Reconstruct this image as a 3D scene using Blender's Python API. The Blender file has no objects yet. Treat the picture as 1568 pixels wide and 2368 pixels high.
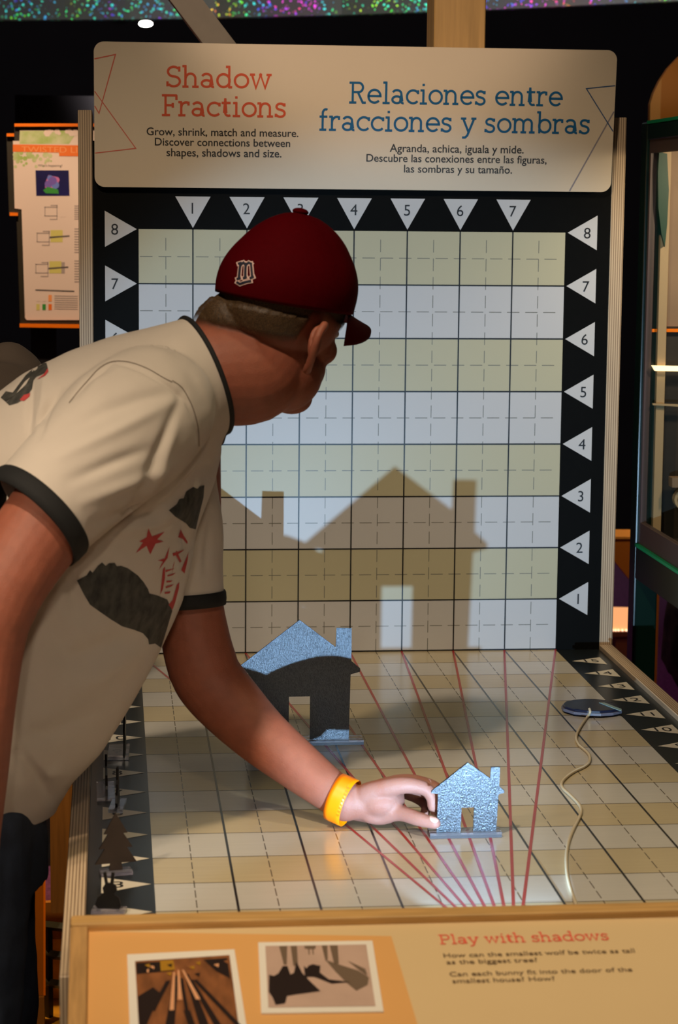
import bpy, bmesh, math, random
import numpy as np
from mathutils import Vector, Matrix, noise
from mathutils.bvhtree import BVHTree
from mathutils.geometry import tessellate_polygon

random.seed(7)
U = 0.1           # one printed grid square, metres
Z0 = 0.76         # table top above the floor
ROW = 1.0877      # spacing of the table rows in grid squares
SC = bpy.context.scene
COL = SC.collection

# ------------------------------------------------------------------ camera
FPX = 5036.4
CAM = Vector((-0.482554 * U, -40.6784 * U, Z0 + 8.46818 * U))
RIGHT = Vector((0.9946813, -0.10257004, 0.00940734))
DOWN = Vector((-0.0050331, -0.13962563, -0.99019157))
FWD = Vector((0.10287749, 0.98487769, -0.13939925))
cam_data = bpy.data.cameras.new('camera')
cam = bpy.data.objects.new('camera', cam_data)
COL.objects.link(cam)
m = Matrix.Identity(4)
for i in range(3):
    m[i][0], m[i][1], m[i][2], m[i][3] = RIGHT[i], -DOWN[i], -FWD[i], CAM[i]
cam.matrix_world = m
cam_data.sensor_fit = 'HORIZONTAL'
cam_data.sensor_width = 15.6
cam_data.lens = FPX / 1568 * 15.6
cam_data.clip_start = 0.05
cam_data.clip_end = 100
cam_data.dof.use_dof = True
cam_data.dof.focus_distance = 3.55
cam_data.dof.aperture_fstop = 5.6
SC.camera = cam

# ------------------------------------------------------------------ world, exposure, lights
SC.view_settings.view_transform = 'Standard'
SC.view_settings.look = 'None'
SC.view_settings.gamma = 1.0
SC.view_settings.use_curve_mapping = False
SC.view_settings.exposure = 0.0
world = bpy.data.worlds.new('world')
SC.world = world
world.use_nodes = True
world.node_tree.nodes['Background'].inputs[0].default_value = (1.0, 0.72, 0.5, 1)
world.node_tree.nodes['Background'].inputs[1].default_value = 0.02


def G(x, y, z):
    """grid squares (x along the board, y from the board, z above the table) to metres"""
    return Vector((x * U, y * U, Z0 + z * U))


def lab(l):
    """y of the table row with this printed number"""
    return -(16 - l) * ROW


def light(name, kind, loc, target, energy, color, size=0.1, spot=None, blend=0.3, size_y=None):
    d = bpy.data.lights.new(name, kind)
    d.energy = energy
    d.color = color
    if kind == 'AREA':
        d.size = size
        if size_y:
            d.shape = 'RECTANGLE'; d.size_y = size_y
    else:
        d.shadow_soft_size = size
    if kind == 'SPOT':
        d.spot_size = math.radians(spot); d.spot_blend = blend
    o = bpy.data.objects.new(name, d)
    COL.objects.link(o)
    o.location = loc
    o.rotation_euler = (Vector(target) - Vector(loc)).to_track_quat('-Z', 'Y').to_euler()
    return o


WARM = (1.0, 0.73, 0.46)
# the exhibit's own little lamp, at row 0 under the front rail; its lens throws a soft linear fall-off
lamp = light('exhibit_lamp', 'SPOT', G(4.0, lab(0), 0.09), G(4.8, 0, 1.9), 37, (0.447, 0.717, 1.0), 0.0022, 51, 0.35)
lamp.data.use_nodes = True
_nt = lamp.data.node_tree
_em = next(n for n in _nt.nodes if n.type == 'EMISSION')
_fo = _nt.nodes.new('ShaderNodeLightFalloff')
_fo.inputs['Strength'].default_value = 0.3
_ma = _nt.nodes.new('ShaderNodeMath'); _ma.operation = 'ADD'; _ma.inputs[1].default_value = 1.2
_nt.links.new(_fo.outputs['Linear'], _ma.inputs[0])
_nt.links.new(_ma.outputs[0], _em.inputs['Strength'])
# gallery track lights, with unseen fill spots added among them
light('track_or_fill_light', 'SPOT', G(-7.5, -30, 30), G(3.5, -8, 1), 250, (1.0, 0.80, 0.58), 0.07, 50, 0.6)
light('track_or_fill_light', 'SPOT', G(7, -17, 27), G(4.6, -15.5, 0), 48, (1.0, 0.84, 0.50), 0.09, 36, 0.7)
light('track_or_fill_light', 'SPOT', G(3, -46, 22), G(2, -17, 0.5), 76, (1.0, 0.82, 0.60), 0.1, 25, 0.6)
light('sign_fill', 'SPOT', G(1, -14, 19), G(4, 0, 14.2), 50, (1.0, 0.76, 0.58), 0.05, 36, 0.5)  # unseen spot added to brighten the header sign and strut
light('track_or_fill_light', 'SPOT', G(-14, -30, 16), G(-1.0, -12.5, 1.5), 100, (1.0, 0.8, 0.58), 0.07, 22, 0.7)  # side fill added for the man's shirt, not a real fixture
light('track_or_fill_light', 'SPOT', G(-3, -48, 10), G(-0.5, -12, 0.8), 42, (1.0, 0.82, 0.62), 0.1, 14, 0.7)  # weak fill added from behind the camera for the lower shirt
light('low_fill', 'SPOT', G(-7, -8, 4), G(-1.8, 0, -5), 24, (1.0, 0.72, 0.4), 0.04, 36, 0.6)  # added spot that lifts the support panel and cart front
light('poster_light', 'SPOT', G(-3, 2, 18), G(-2.6, 12, 5), 80, (1.0, 0.70, 0.5), 0.03, 40, 0.5)
light('carpet_light', 'SPOT', G(-2, 30, 18), G(0, 26, -7.6), 40, (0.95, 0.45, 0.7), 0.05, 110, 0.6)
light('case_light', 'SPOT', G(13, -3, 9.6), G(11.5, 2, 5), 16, (1.0, 0.75, 0.5), 0.03, 120, 0.6)
light('track_or_fill_light', 'SPOT', G(15, 2.5, 28), G(13, 9, 9), 45, (1.0, 0.7, 0.4), 0.06, 40, 0.6)  # fill added to bring up the ochre panel and right background
light('carpet_light', 'SPOT', G(14, 9, 7), G(13, 9, -7.6), 16, (0.95, 0.6, 0.9), 0.05, 110, 0.6)
light('glitter_fill', 'SPOT', G(4, 10, 12), G(6, 36, 14.6), 300, (1.0, 0.9, 0.85), 0.05, 90, 0.6)  # unseen spot added so the glitter band reads bright
light('low_fill', 'SPOT', G(-5, 2, 2), G(-2.0, 4, -7), 30, (1.0, 0.6, 0.2), 0.04, 80, 0.6)  # added orange fill on the low cart


# ------------------------------------------------------------------ pixel helpers
def ray(px, py):
    return (RIGHT * ((px - 784) / FPX) + DOWN * ((py - 1184) / FPX) + FWD)


def P(px, py, gy):
    """the point seen at a photo pixel, on the vertical plane at grid distance gy"""
    r = ray(px, py)
    t = (gy * U - CAM.y) / r.y
    return CAM + r * t


def onplane(px, py, o, n):
    r = ray(px, py)
    return CAM + r * ((o - CAM).dot(n) / r.dot(n))


def pxof(p):
    d = p - CAM
    z = d.dot(FWD)
    return 784 + FPX * d.dot(RIGHT) / z, 1184 + FPX * d.dot(DOWN) / z


def pxscale(p):
    """metres per pixel at p"""
    return (p - CAM).dot(FWD) / FPX


# ------------------------------------------------------------------ materials
def lin(c):
    return tuple((v / 12.92 if v <= 0.04045 else ((v + 0.055) / 1.055) ** 2.4) for v in c)


def rgb(r, g, b):
    return lin((r / 255, g / 255, b / 255)) + (1.0,)


def mat(name, col, rough=0.5, metal=0.0, spec=0.5, noise_amt=0.0, noise_scale=40, bump=0.0, bump_scale=200,
        stretch=(1, 1, 1), emit=None, alpha=None, trans=0.0, sss=0.0, col2=None, sheen=0.0):
    M = bpy.data.materials.new(name)
    M.use_nodes = True
    nt = M.node_tree
    b = nt.nodes['Principled BSDF']
    b.inputs['Base Color'].default_value = col
    b.inputs['Roughness'].default_value = rough
    b.inputs['Metallic'].default_value = metal
    b.inputs['Specular IOR Level'].default_value = spec
    b.inputs['Transmission Weight'].default_value = trans
    if sheen:
        b.inputs['Sheen Weight'].default_value = sheen
    if sss:
        b.inputs['Subsurface Weight'].default_value = sss
        b.inputs['Subsurface Radius'].default_value = (0.006, 0.002, 0.001)
        b.inputs['Subsurface Scale'].default_value = 1.0
    if emit:
        b.inputs['Emission Color'].default_value = col
        b.inputs['Emission Strength'].default_value = emit
    if noise_amt or bump or col2:
        tc = nt.nodes.new('ShaderNodeTexCoord')
        mp = nt.nodes.new('ShaderNodeMapping')
        mp.inputs['Scale'].default_value = stretch
        nt.links.new(tc.outputs['Object'], mp.inputs[0])
    if noise_amt or col2:
        nz = nt.nodes.new('ShaderNodeTexNoise')
        nz.inputs['Scale'].default_value = noise_scale
        nz.inputs['Detail'].default_value = 5
        nt.links.new(mp.outputs[0], nz.inputs[0])
        rp = nt.nodes.new('ShaderNodeValToRGB')
        rp.color_ramp.elements[0].position = 0.3
        rp.color_ramp.elements[1].position = 0.7
        c2 = col2 if col2 else tuple(max(0, v * (1 - noise_amt)) for v in col[:3]) + (1,)
        rp.color_ramp.elements[0].color = c2
        rp.color_ramp.elements[1].color = col
        nt.links.new(nz.outputs['Fac'], rp.inputs[0])
        nt.links.new(rp.outputs[0], b.inputs['Base Color'])
    if bump:
        nb = nt.nodes.new('ShaderNodeTexNoise')
        nb.inputs['Scale'].default_value = bump_scale
        nb.inputs['Detail'].default_value = 3
        nt.links.new(mp.outputs[0], nb.inputs[0])
        bp = nt.nodes.new('ShaderNodeBump')
        bp.inputs['Strength'].default_value = bump
        bp.inputs['Distance'].default_value = 0.002
        nt.links.new(nb.outputs['Fac'], bp.inputs['Height'])
        nt.links.new(bp.outputs[0], b.inputs['Normal'])
    return M


def ply_mat(name, c1, c2, period=0.0042, axis=0):
    """plywood edge: alternating layers across one axis"""
    M = mat(name, c1, 0.55)
    nt = M.node_tree
    b = nt.nodes['Principled BSDF']
    tc = nt.nodes.new('ShaderNodeTexCoord')
    sx = nt.nodes.new('ShaderNodeSeparateXYZ')
    nt.links.new(tc.outputs['Object'], sx.inputs[0])
    mu = nt.nodes.new('ShaderNodeMath'); mu.operation = 'MULTIPLY'; mu.inputs[1].default_value = 2 * math.pi / period
    nt.links.new(sx.outputs[axis], mu.inputs[0])
    si = nt.nodes.new('ShaderNodeMath'); si.operation = 'SINE'
    nt.links.new(mu.outputs[0], si.inputs[0])
    mp = nt.nodes.new('ShaderNodeMapping')
    sc = [30, 30, 30]; sc[axis] = 420
    mp.inputs['Scale'].default_value = [900 if i == axis else 9 for i in range(3)]
    nt.links.new(tc.outputs['Object'], mp.inputs[0])
    nz = nt.nodes.new('ShaderNodeTexNoise'); nz.inputs['Scale'].default_value = 1; nz.inputs['Detail'].default_value = 3
    nt.links.new(mp.outputs[0], nz.inputs[0])
    ad = nt.nodes.new('ShaderNodeMath'); ad.operation = 'MULTIPLY_ADD'; ad.inputs[1].default_value = 0.3; ad.inputs[2].default_value = 0.3
    nt.links.new(si.outputs[0], ad.inputs[0])
    a2 = nt.nodes.new('ShaderNodeMath'); a2.operation = 'ADD'
    n2 = nt.nodes.new('ShaderNodeMath'); n2.operation = 'MULTIPLY'; n2.inputs[1].default_value = 0.6
    nt.links.new(nz.outputs['Fac'], n2.inputs[0])
    nt.links.new(ad.outputs[0], a2.inputs[0]); nt.links.new(n2.outputs[0], a2.inputs[1])
    rp = nt.nodes.new('ShaderNodeValToRGB')
    rp.color_ramp.elements[0].position = 0.25; rp.color_ramp.elements[1].position = 0.85
    rp.color_ramp.elements[0].color = c2; rp.color_ramp.elements[1].color = c1
    nt.links.new(a2.outputs[0], rp.inputs[0]); nt.links.new(rp.outputs[0], b.inputs['Base Color'])
    return M


M = {}
M['black_print'] = mat('black_print', rgb(14, 14, 13), 0.5, spec=0.06, noise_amt=0.15, noise_scale=60)
M['white_print'] = mat('white_print', rgb(199, 198, 198), 0.4)
M['cream_print'] = mat('cream_print', rgb(189, 183, 153), 0.4)
M['line_print'] = mat('line_print', rgb(16, 16, 18), 0.4)
M['dash_print'] = mat('dash_print', rgb(112, 112, 104), 0.4)
M['digit_print'] = mat('digit_print', rgb(22, 22, 24), 0.45)
M['table_white'] = mat('table_white', rgb(201, 196, 187), 0.2, noise_amt=0.05, noise_scale=1.5, stretch=(6, 120, 1))
M['table_cream'] = mat('table_cream', rgb(196, 180, 145), 0.2, noise_amt=0.06, noise_scale=1.5, stretch=(6, 120, 1))
M['table_black'] = mat('table_black', rgb(26, 31, 34), 0.28, noise_amt=0.1, noise_scale=50)
M['table_line'] = mat('table_line', rgb(22, 26, 28), 0.25)
M['table_dash'] = mat('table_dash', rgb(92, 82, 66), 0.25)
M['table_tri'] = mat('table_tri', rgb(216, 206, 186), 0.3)
M['red_line'] = mat('red_line', rgb(168, 48, 44), 0.25)
M['ply'] = ply_mat('ply_edge', rgb(206, 182, 150), rgb(128, 102, 78))
M['wood'] = mat('birch_wood', rgb(206, 160, 96), 0.45, noise_amt=0.3, noise_scale=6, stretch=(2, 30, 30))
M['wood_post'] = mat('pine_post', rgb(205, 163, 100), 0.5, noise_amt=0.28, noise_scale=5, stretch=(14, 14, 0.9))
M['wood_side'] = mat('oak_side', rgb(150, 98, 40), 0.5, noise_amt=0.35, noise_scale=6, stretch=(20, 20, 1.2))
M['sign'] = mat('sign_board', rgb(218, 201, 176), 0.5, noise_amt=0.03, noise_scale=8)
M['sign_edge'] = mat('sign_edge', rgb(160, 140, 112), 0.5)
M['sign_red'] = mat('sign_red', rgb(206, 82, 48), 0.5)
M['sign_blue'] = mat('sign_blue', rgb(8, 92, 142), 0.5)
M['sign_text'] = mat('sign_text', rgb(46, 42, 38), 0.5)
M['sign_line_red'] = mat('sign_line_red', rgb(206, 104, 84), 0.5)
M['sign_line_blue'] = mat('sign_line_blue', rgb(52, 84, 124), 0.5)
M['sign_line_grey'] = mat('sign_line_grey', rgb(140, 132, 138), 0.5)
M['panel_tan'] = mat('panel_tan', rgb(226, 168, 100), 0.4, noise_amt=0.03, noise_scale=6)
M['panel_cream'] = mat('panel_cream', rgb(220, 190, 142), 0.4, noise_amt=0.03, noise_scale=6)
M['photo_white'] = mat('photo_white', rgb(235, 226, 212), 0.35)
M['panel_red'] = mat('panel_red', rgb(226, 92, 72), 0.4)
M['panel_text'] = mat('panel_text', rgb(104, 82, 60), 0.4)


# ------------------------------------------------------------------ object helpers
def link_mesh(name, bm, mats, parent=None, smooth=False):
    me = bpy.data.meshes.new(name)
    bm.normal_update()
    bm.to_mesh(me)
    bm.free()
    for k in (mats if isinstance(mats, (list, tuple)) else [mats]):
        me.materials.append(M[k] if isinstance(k, str) else k)
    if smooth:
        for p in me.polygons:
            p.use_smooth = True
    o = bpy.data.objects.new(name, me)
    COL.objects.link(o)
    if parent:
        put(o, parent)
    return o


def tag(o, label=None, cat=None, group=None, kind=None):
    if label: o['label'] = label
    if cat: o['category'] = cat
    if group: o['group'] = group
    if kind: o['kind'] = kind
    return o


def thing(name, loc, label, cat, group=None):
    o = bpy.data.objects.new(name, None)
    COL.objects.link(o)
    o.empty_display_size = 0.05
    o.location = loc
    o.matrix_world = Matrix.Translation(loc)
    BASE[o.name] = Vector(loc)
    return tag(o, label, cat, group)


BASE = {}


def put(o, parent):
    o.parent = parent
    o.matrix_parent_inverse = Matrix.Translation(-BASE.get(parent.name, Vector((0, 0, 0))))


def box(bm, lo, hi, mi=0):
    lo, hi = Vector(lo), Vector(hi)
    v = [bm.verts.new((x, y, z)) for x in (lo.x, hi.x) for y in (lo.y, hi.y) for z in (lo.z, hi.z)]
    for f in ((0, 1, 3, 2), (4, 6, 7, 5), (0, 4, 5, 1), (2, 3, 7, 6), (0, 2, 6, 4), (1, 5, 7, 3)):
        bm.faces.new([v[i] for i in f]).material_index = mi


def gbox(bm, a, b, mi=0):
    box(bm, G(*a), G(*b), mi)


def bevel(bm, w, seg=2):
    bmesh.ops.bevel(bm, geom=list(bm.edges), offset=w, segments=seg, profile=0.6, affect='EDGES')


class Plane:
    """a flat surface with its own axes: o origin, ex, ey unit vectors, n outward normal"""
    def __init__(s, o, ex, ey):
        s.o, s.ex, s.ey = Vector(o), Vector(ex).normalized(), Vector(ey).normalized()
        s.n = s.ex.cross(s.ey).normalized()

    def at(s, x, y, h=0.0):
        return s.o + s.ex * x + s.ey * y + s.n * h

    def uv(s, px, py):
        p = onplane(px, py, s.o, s.n) - s.o
        return (p.dot(s.ex), p.dot(s.ey))


def poly(bm, pl, pts, h=0.0, mi=0):
    """flat polygon (may be concave) on a plane"""
    tri = tessellate_polygon([[Vector((a[0], a[1], 0)) for a in pts]])
    vs = [bm.verts.new(pl.at(a[0], a[1], h)) for a in pts]
    for t in tri:
        f = bm.faces.new([vs[i] for i in t])
        f.normal_update()
        if f.normal.dot(pl.n) < 0:
            f.normal_flip()
        f.material_index = mi


def prism(bm, pl, pts, h0, h1, mi=0, holes=()):
    """solid plate with this outline between heights h0 and h1 over a plane"""
    loops = [pts] + list(holes)
    tri = tessellate_polygon([[Vector((a[0], a[1], 0)) for a in l] for l in loops])
    flat = [a for l in loops for a in l]
    bot = [bm.verts.new(pl.at(a[0], a[1], h0)) for a in flat]
    top = [bm.verts.new(pl.at(a[0], a[1], h1)) for a in flat]
    for t in tri:
        for vs in (top, bot):
            f = bm.faces.new([vs[i] for i in t]); f.material_index = mi
    k = 0
    for l in loops:
        n = len(l)
        for i in range(n):
            a, b = k + i, k + (i + 1) % n
            f = bm.faces.new((bot[a], bot[b], top[b], top[a])); f.material_index = mi
        k += n
    bmesh.ops.recalc_face_normals(bm, faces=list(bm.faces))


def stroke(bm, pl, pts, w, h=0.0, mi=0, closed=False):
    """a flat line of width w along a polyline on a plane"""
    pts = [Vector((p[0], p[1])) for p in pts]
    if closed:
        pts = pts + [pts[0]]
    n = len(pts)
    L, R = [], []
    for i in range(n):
        if closed and i in (0, n - 1):
            d0, d1 = (pts[-1] - pts[-2]).normalized(), (pts[1] - pts[0]).normalized()
        else:
            d0 = (pts[i] - pts[i - 1]).normalized() if i else (pts[1] - pts[0]).normalized()
            d1 = (pts[i + 1] - pts[i]).normalized() if i < n - 1 else d0
        t = (d0 + d1)
        t = t.normalized() if t.length > 1e-6 else d1
        nn = Vector((-t.y, t.x))
        k = 1 / max(0.5, nn.dot(Vector((-d1.y, d1.x))))
        L.append(pts[i] + nn * w / 2 * k); R.append(pts[i] - nn * w / 2 * k)
    vl = [bm.verts.new(pl.at(p.x, p.y, h)) for p in L]
    vr = [bm.verts.new(pl.at(p.x, p.y, h)) for p in R]
    for i in range(n - 1):
        f = bm.faces.new((vr[i], vr[i + 1], vl[i + 1], vl[i])); f.material_index = mi


def rrect(x0, y0, x1, y1, r, n=6):
    out = []
    for cx, cy, a in ((x1 - r, y1 - r, 0), (x0 + r, y1 - r, 90), (x0 + r, y0 + r, 180), (x1 - r, y0 + r, 270)):
        for i in range(n + 1):
            t = math.radians(a + 90 * i / n)
            out.append((cx + r * math.cos(t), cy + r * math.sin(t)))
    return out


def text_mesh(bm, s, pl, x, y, width=None, height=None, h=0.0, mi=0, align='LEFT', bold=0.0, rot=0.0):
    """built-in sans lettering laid on a plane; fitted to width and/or cap height"""
    cu = bpy.data.curves.new('lettering', 'FONT')
    cu.body = s; cu.size = 1; cu.offset = bold; cu.resolution_u = 4; cu.fill_mode = 'FRONT'
    ob = bpy.data.objects.new('lettering', cu)
    COL.objects.link(ob)
    dg = bpy.context.evaluated_depsgraph_get()
    me = bpy.data.meshes.new_from_object(ob.evaluated_get(dg))
    bpy.data.objects.remove(ob); bpy.data.curves.remove(cu)
    co = np.array([v.co[:] for v in me.vertices])
    x0, x1 = co[:, 0].min(), co[:, 0].max()
    cap = 0.727
    sy = height / cap if height else None
    sx = width / (x1 - x0) if width else sy
    if sy is None: sy = sx
    w = (x1 - x0) * sx
    ox = {'LEFT': 0, 'CENTER': -w / 2, 'RIGHT': -w}[align]
    cr, sr = math.cos(rot), math.sin(rot)
    vs = []
    for v in co:
        a, b_ = (v[0] - x0) * sx + ox, v[1] * sy
        vs.append(bm.verts.new(pl.at(x + a * cr - b_ * sr, y + a * sr + b_ * cr, h)))
    for p in me.polygons:
        f = bm.faces.new([vs[i] for i in p.vertices])
        f.normal_update()
        if f.normal.dot(pl.n) < 0: f.normal_flip()
        f.material_index = mi
    bpy.data.meshes.remove(me)


def A(cx, cy, rx, ry, a0, a1, n=None):
    n = n or max(4, int(abs(a1 - a0) / 12))
    return [(cx + rx * math.cos(math.radians(a0 + (a1 - a0) * i / n)), cy + ry * math.sin(math.radians(a0 + (a1 - a0) * i / n))) for i in range(n + 1)]


X5, SF = 0.465, 0.03
SLAB = {
    'o': (.54, [A(.27, .25, .215, .215, 0, 360)]),
    'c': (.49, [A(.27, .25, .215, .215, 42, 318), [(.44, .34), (.44, .47)]]),
    'e': (.53, [[(.05, .255), (.475, .255)] + A(.265, .25, .21, .215, 2, 318)]),
    'a': (.51, [A(.215, .335, .155, .13, 155, 0) + [(.37, .33), (.37, .09)] + A(.44, .09, .07, .06, 180, 285), A(.215, .145, .155, .112, 0, 360)]),
    'n': (.57, [[(.1, 0), (.1, X5)], [(.0, X5), (.13, X5)], [(0, SF), (.2, SF)], A(.265, .31, .155, .155, 180, 0) + [(.42, 0)], [(.32, SF), (.53, SF)]]),
    'h': (.57, [[(.1, 0), (.1, .74)], [(.0, .71), (.13, .71)], [(0, SF), (.2, SF)], A(.265, .31, .155, .155, 180, 0) + [(.42, 0)], [(.32, SF), (.53, SF)]]),
    'm': (.86, [[(.1, 0), (.1, X5)], [(.0, X5), (.13, X5)], [(0, SF), (.2, SF)], A(.25, .32, .145, .145, 180, 0) + [(.395, 0)], [(.3, SF), (.5, SF)], A(.545, .32, .145, .145, 180, 0) + [(.69, 0)], [(.6, SF), (.8, SF)]]),
    'r': (.42, [[(.1, 0), (.1, X5)], [(.0, X5), (.13, X5)], [(0, SF), (.24, SF)], A(.27, .3, .165, .165, 180, 75), [(.34, .36), (.34, .49)]]),
    'i': (.3, [[(.14, 0), (.14, X5)], [(.03, X5), (.175, X5)], [(.02, SF), (.27, SF)], [(.095, .65), (.18, .65)]]),
    'l': (.3, [[(.14, 0), (.14, .74)], [(.03, .71), (.175, .71)], [(.02, SF), (.27, SF)]]),
    't': (.37, [[(.14, .62), (.14, .13)] + A(.245, .13, .105, .095, 180, 310), [(.02, X5), (.32, X5)]]),
    'd': (.57, [A(.255, .25, .2, .215, 0, 360), [(.44, .74), (.44, 0)], [(.33, .71), (.475, .71)], [(.42, SF), (.54, SF)]]),
    'b': (.55, [[(.1, 0), (.1, .74)], [(0, .71), (.13, .71)], A(.285, .25, .2, .215, 0, 360)]),
    's': (.43, [A(.2, .365, .13, .1, 25, 270) + A(.2, .14, .145, .115, 80, -150), [(.335, .37), (.335, .48)], [(.05, .02), (.05, .13)]]),
    'w': (.74, [[(.07, X5), (.2, .02), (.35, X5), (.5, .02), (.64, X5)], [(0, X5), (.17, X5)], [(.54, X5), (.71, X5)], [(.3, X5), (.4, X5)]]),
    'y': (.55, [[(.08, X5), (.27, .03)], [(.46, X5), (.24, -.1), (.16, -.17), (.06, -.17)], [(0, X5), (.19, X5)], [(.36, X5), (.54, X5)]]),
    'f': (.35, [[(.13, 0), (.13, .58)] + A(.235, .585, .105, .125, 180, 60), [(.02, X5), (.29, X5)], [(.02, SF), (.26, SF)]]),
    'S': (.54, [A(.26, .525, .185, .16, 38, 270) + A(.26, .2, .2, .165, 80, -145), [(.44, .53), (.44, .7)], [(.06, .03), (.06, .2)]]),
    'F': (.56, [[(.14, 0), (.14, .7)], [(.02, .69), (.52, .69)], [(.5, .7), (.5, .54)], [(.14, .36), (.38, .36)], [(.38, .28), (.38, .44)], [(.02, SF), (.29, SF)]]),
    'R': (.63, [[(.14, 0), (.14, .7)], [(.02, .69), (.34, .69)] + A(.34, .535, .15, .155, 88, -90) + [(.14, .38)], [(.32, .37), (.49, SF), (.6, SF)], [(.02, SF), (.27, SF)]]),
    'P': (.57, [[(.14, 0), (.14, .7)], [(.02, .69), (.34, .69)] + A(.34, .52, .16, .17, 88, -90) + [(.14, .35)], [(.02, SF), (.29, SF)]]),
    ' ': (.27, []),
}


def slab_text(bm, s, pl, x, y, width, height, h=0.0, mi=0, weight=0.078):
    tot = sum(SLAB[c][0] for c in s)
    sx, sy = width / tot, height / 0.72
    k = (sx + sy) / 2
    cx = x
    for c in s:
        adv, st = SLAB[c]
        for q in st:
            stroke(bm, pl, [(cx + a * sx, y + b_ * sy) for a, b_ in q], weight * k, h, mi)
            h += 0.000002
        cx += adv * sx


def text_px(bm, fn, s, pl, pl0, pl1, cap_px, **kw):
    """lettering whose baseline runs between two photo pixels"""
    a, b_ = pl.uv(*pl0), pl.uv(*pl1)
    c = pl.uv(pl0[0], pl0[1] - cap_px)
    ht = math.hypot(c[0] - a[0], c[1] - a[1])
    if fn is slab_text:
        fn(bm, s, pl, a[0], (a[1] + b_[1]) / 2, b_[0] - a[0], ht, **kw)
    else:
        fn(bm, s, pl, a[0], (a[1] + b_[1]) / 2, width=b_[0] - a[0], **kw)


# ------------------------------------------------------------------ room
bm = bmesh.new(); box(bm, (-6, -7, -0.1), (7, 6, 0))
M['carpet'] = mat('purple_carpet', rgb(150, 84, 140), 0.95, noise_amt=0.55, noise_scale=90, bump=0.5, bump_scale=300)
tag(link_mesh('floor', bm, 'carpet'), kind='structure')
M['dark_wall'] = mat('dark_wall', rgb(15, 13, 17), 0.9, spec=0.1, noise_amt=0.2, noise_scale=5)
bm = bmesh.new(); box(bm, (-6, 6, 0), (7, 6.1, 4.2))
tag(link_mesh('wall_back', bm, 'dark_wall'), kind='structure')
bm = bmesh.new(); box(bm, (-6.1, -7, 0), (-6, 6.1, 4.2))
tag(link_mesh('wall_left', bm, 'dark_wall'), kind='structure')
bm = bmesh.new(); box(bm, (7, -7, 0), (7.1, 6.1, 4.2))
tag(link_mesh('wall_right', bm, 'dark_wall'), kind='structure')
bm = bmesh.new(); box(bm, (-6, -7, 4.2), (7, 6.1, 4.3))
tag(link_mesh('ceiling', bm, 'dark_wall'), kind='structure')

# ------------------------------------------------------------------ upright board with the square grid
XL, XR = -0.84, 8.86      # inner faces of the plywood sides
PLY = 0.26
BTOP = 10.15
board = thing('grid_backboard', G(4, 0, -7.6), 'tall black upright board printed with a numbered grid, behind the table top', 'display board')
bm = bmesh.new(); gbox(bm, (XL, 0, -7.6), (XR, 0.2, 9.6))
link_mesh('panel', bm, 'black_print', board)
wall = Plane(G(0, 0, 0), (1, 0, 0), (0, 0, 1))   # normal is -y
g = U
bm = bmesh.new()
for r in range(8):
    poly(bm, wall, [(0, r * g), (8 * g, r * g), (8 * g, (r + 1) * g), (0, (r + 1) * g)], 0.0002, 0 if r % 2 == 0 else 1)
lw = 0.0026
for i in range(1, 8):
    poly(bm, wall, [(i * g - lw / 2, 0), (i * g + lw / 2, 0), (i * g + lw / 2, 8 * g), (i * g - lw / 2, 8 * g)], 0.0004, 2)
    poly(bm, wall, [(0, i * g - lw / 2), (8 * g, i * g - lw / 2), (8 * g, i * g + lw / 2), (0, i * g + lw / 2)], 0.00045, 2)
poly(bm, wall, [(0, 0), (8 * g, 0), (8 * g, .003), (0, .003)], 0.00045, 2)
dw = 0.0013
for i in range(8):
    c = (i + .5) * g
    for k in range(32):
        s0 = (k * 0.25 + 0.035) * g; s1 = s0 + 0.18 * g
        if k % 4 in (0, 2) or True:
            o_ = 0.25 * g / 2
            q0, q1 = (k * .345 + .02) * g, (k * .345 + .255) * g
            if q1 > 8 * g: continue
            poly(bm, wall, [(c - dw / 2, q0), (c + dw / 2, q0), (c + dw / 2, q1), (c - dw / 2, q1)], 0.0003, 3)
            poly(bm, wall, [(q0, c - dw / 2), (q1, c - dw / 2), (q1, c + dw / 2), (q0, c + dw / 2)], 0.00032, 3)
link_mesh('grid_print', bm, ['white_print', 'cream_print', 'line_print', 'dash_print'], board)


def marker(pl, tip, direc, length, half, s, parent, tm, dm, th, tpos, tw=None, h=0.0006):
    bm = bmesh.new()
    d = Vector(direc); n = Vector((-d.y, d.x))
    t = Vector(tip); b_ = t - d * length
    poly(bm, pl, [tuple(t), tuple(b_ + n * half), tuple(b_ - n * half)], h, 0)
    text_mesh(bm, s, pl, tpos[0], tpos[1], height=th, width=tw, h=h + 0.0003, mi=1, align='CENTER')
    return link_mesh('number_marker', bm, [tm, dm], parent)


TH = 0.212 * g
for i in range(1, 8):
    marker(wall, (i * g, 8.03 * g), (0, -1), .575 * g, .325 * g, str(i), board, 'white_print', 'digit_print', TH, (i * g - 0.01 * g, 8.29 * g))
for r in range(1, 9):
    z = r * g
    marker(wall, (-.035 * g, z), (1, 0), .585 * g, .33 * g, str(r), board, 'white_print', 'digit_print', TH, (-.44 * g, z - TH / 2))
    marker(wall, (8.045 * g, z), (-1, 0), .565 * g, .325 * g, str(r), board, 'white_print', 'digit_print', TH, (8.42 * g, z - TH / 2))
for a in (XL - PLY, XR):
    bm = bmesh.new(); gbox(bm, (a, 0, -7.6), (a + PLY, 2.2, BTOP)); bevel(bm, 0.0012, 1)
    link_mesh('plywood_side', bm, 'ply', board)

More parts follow.
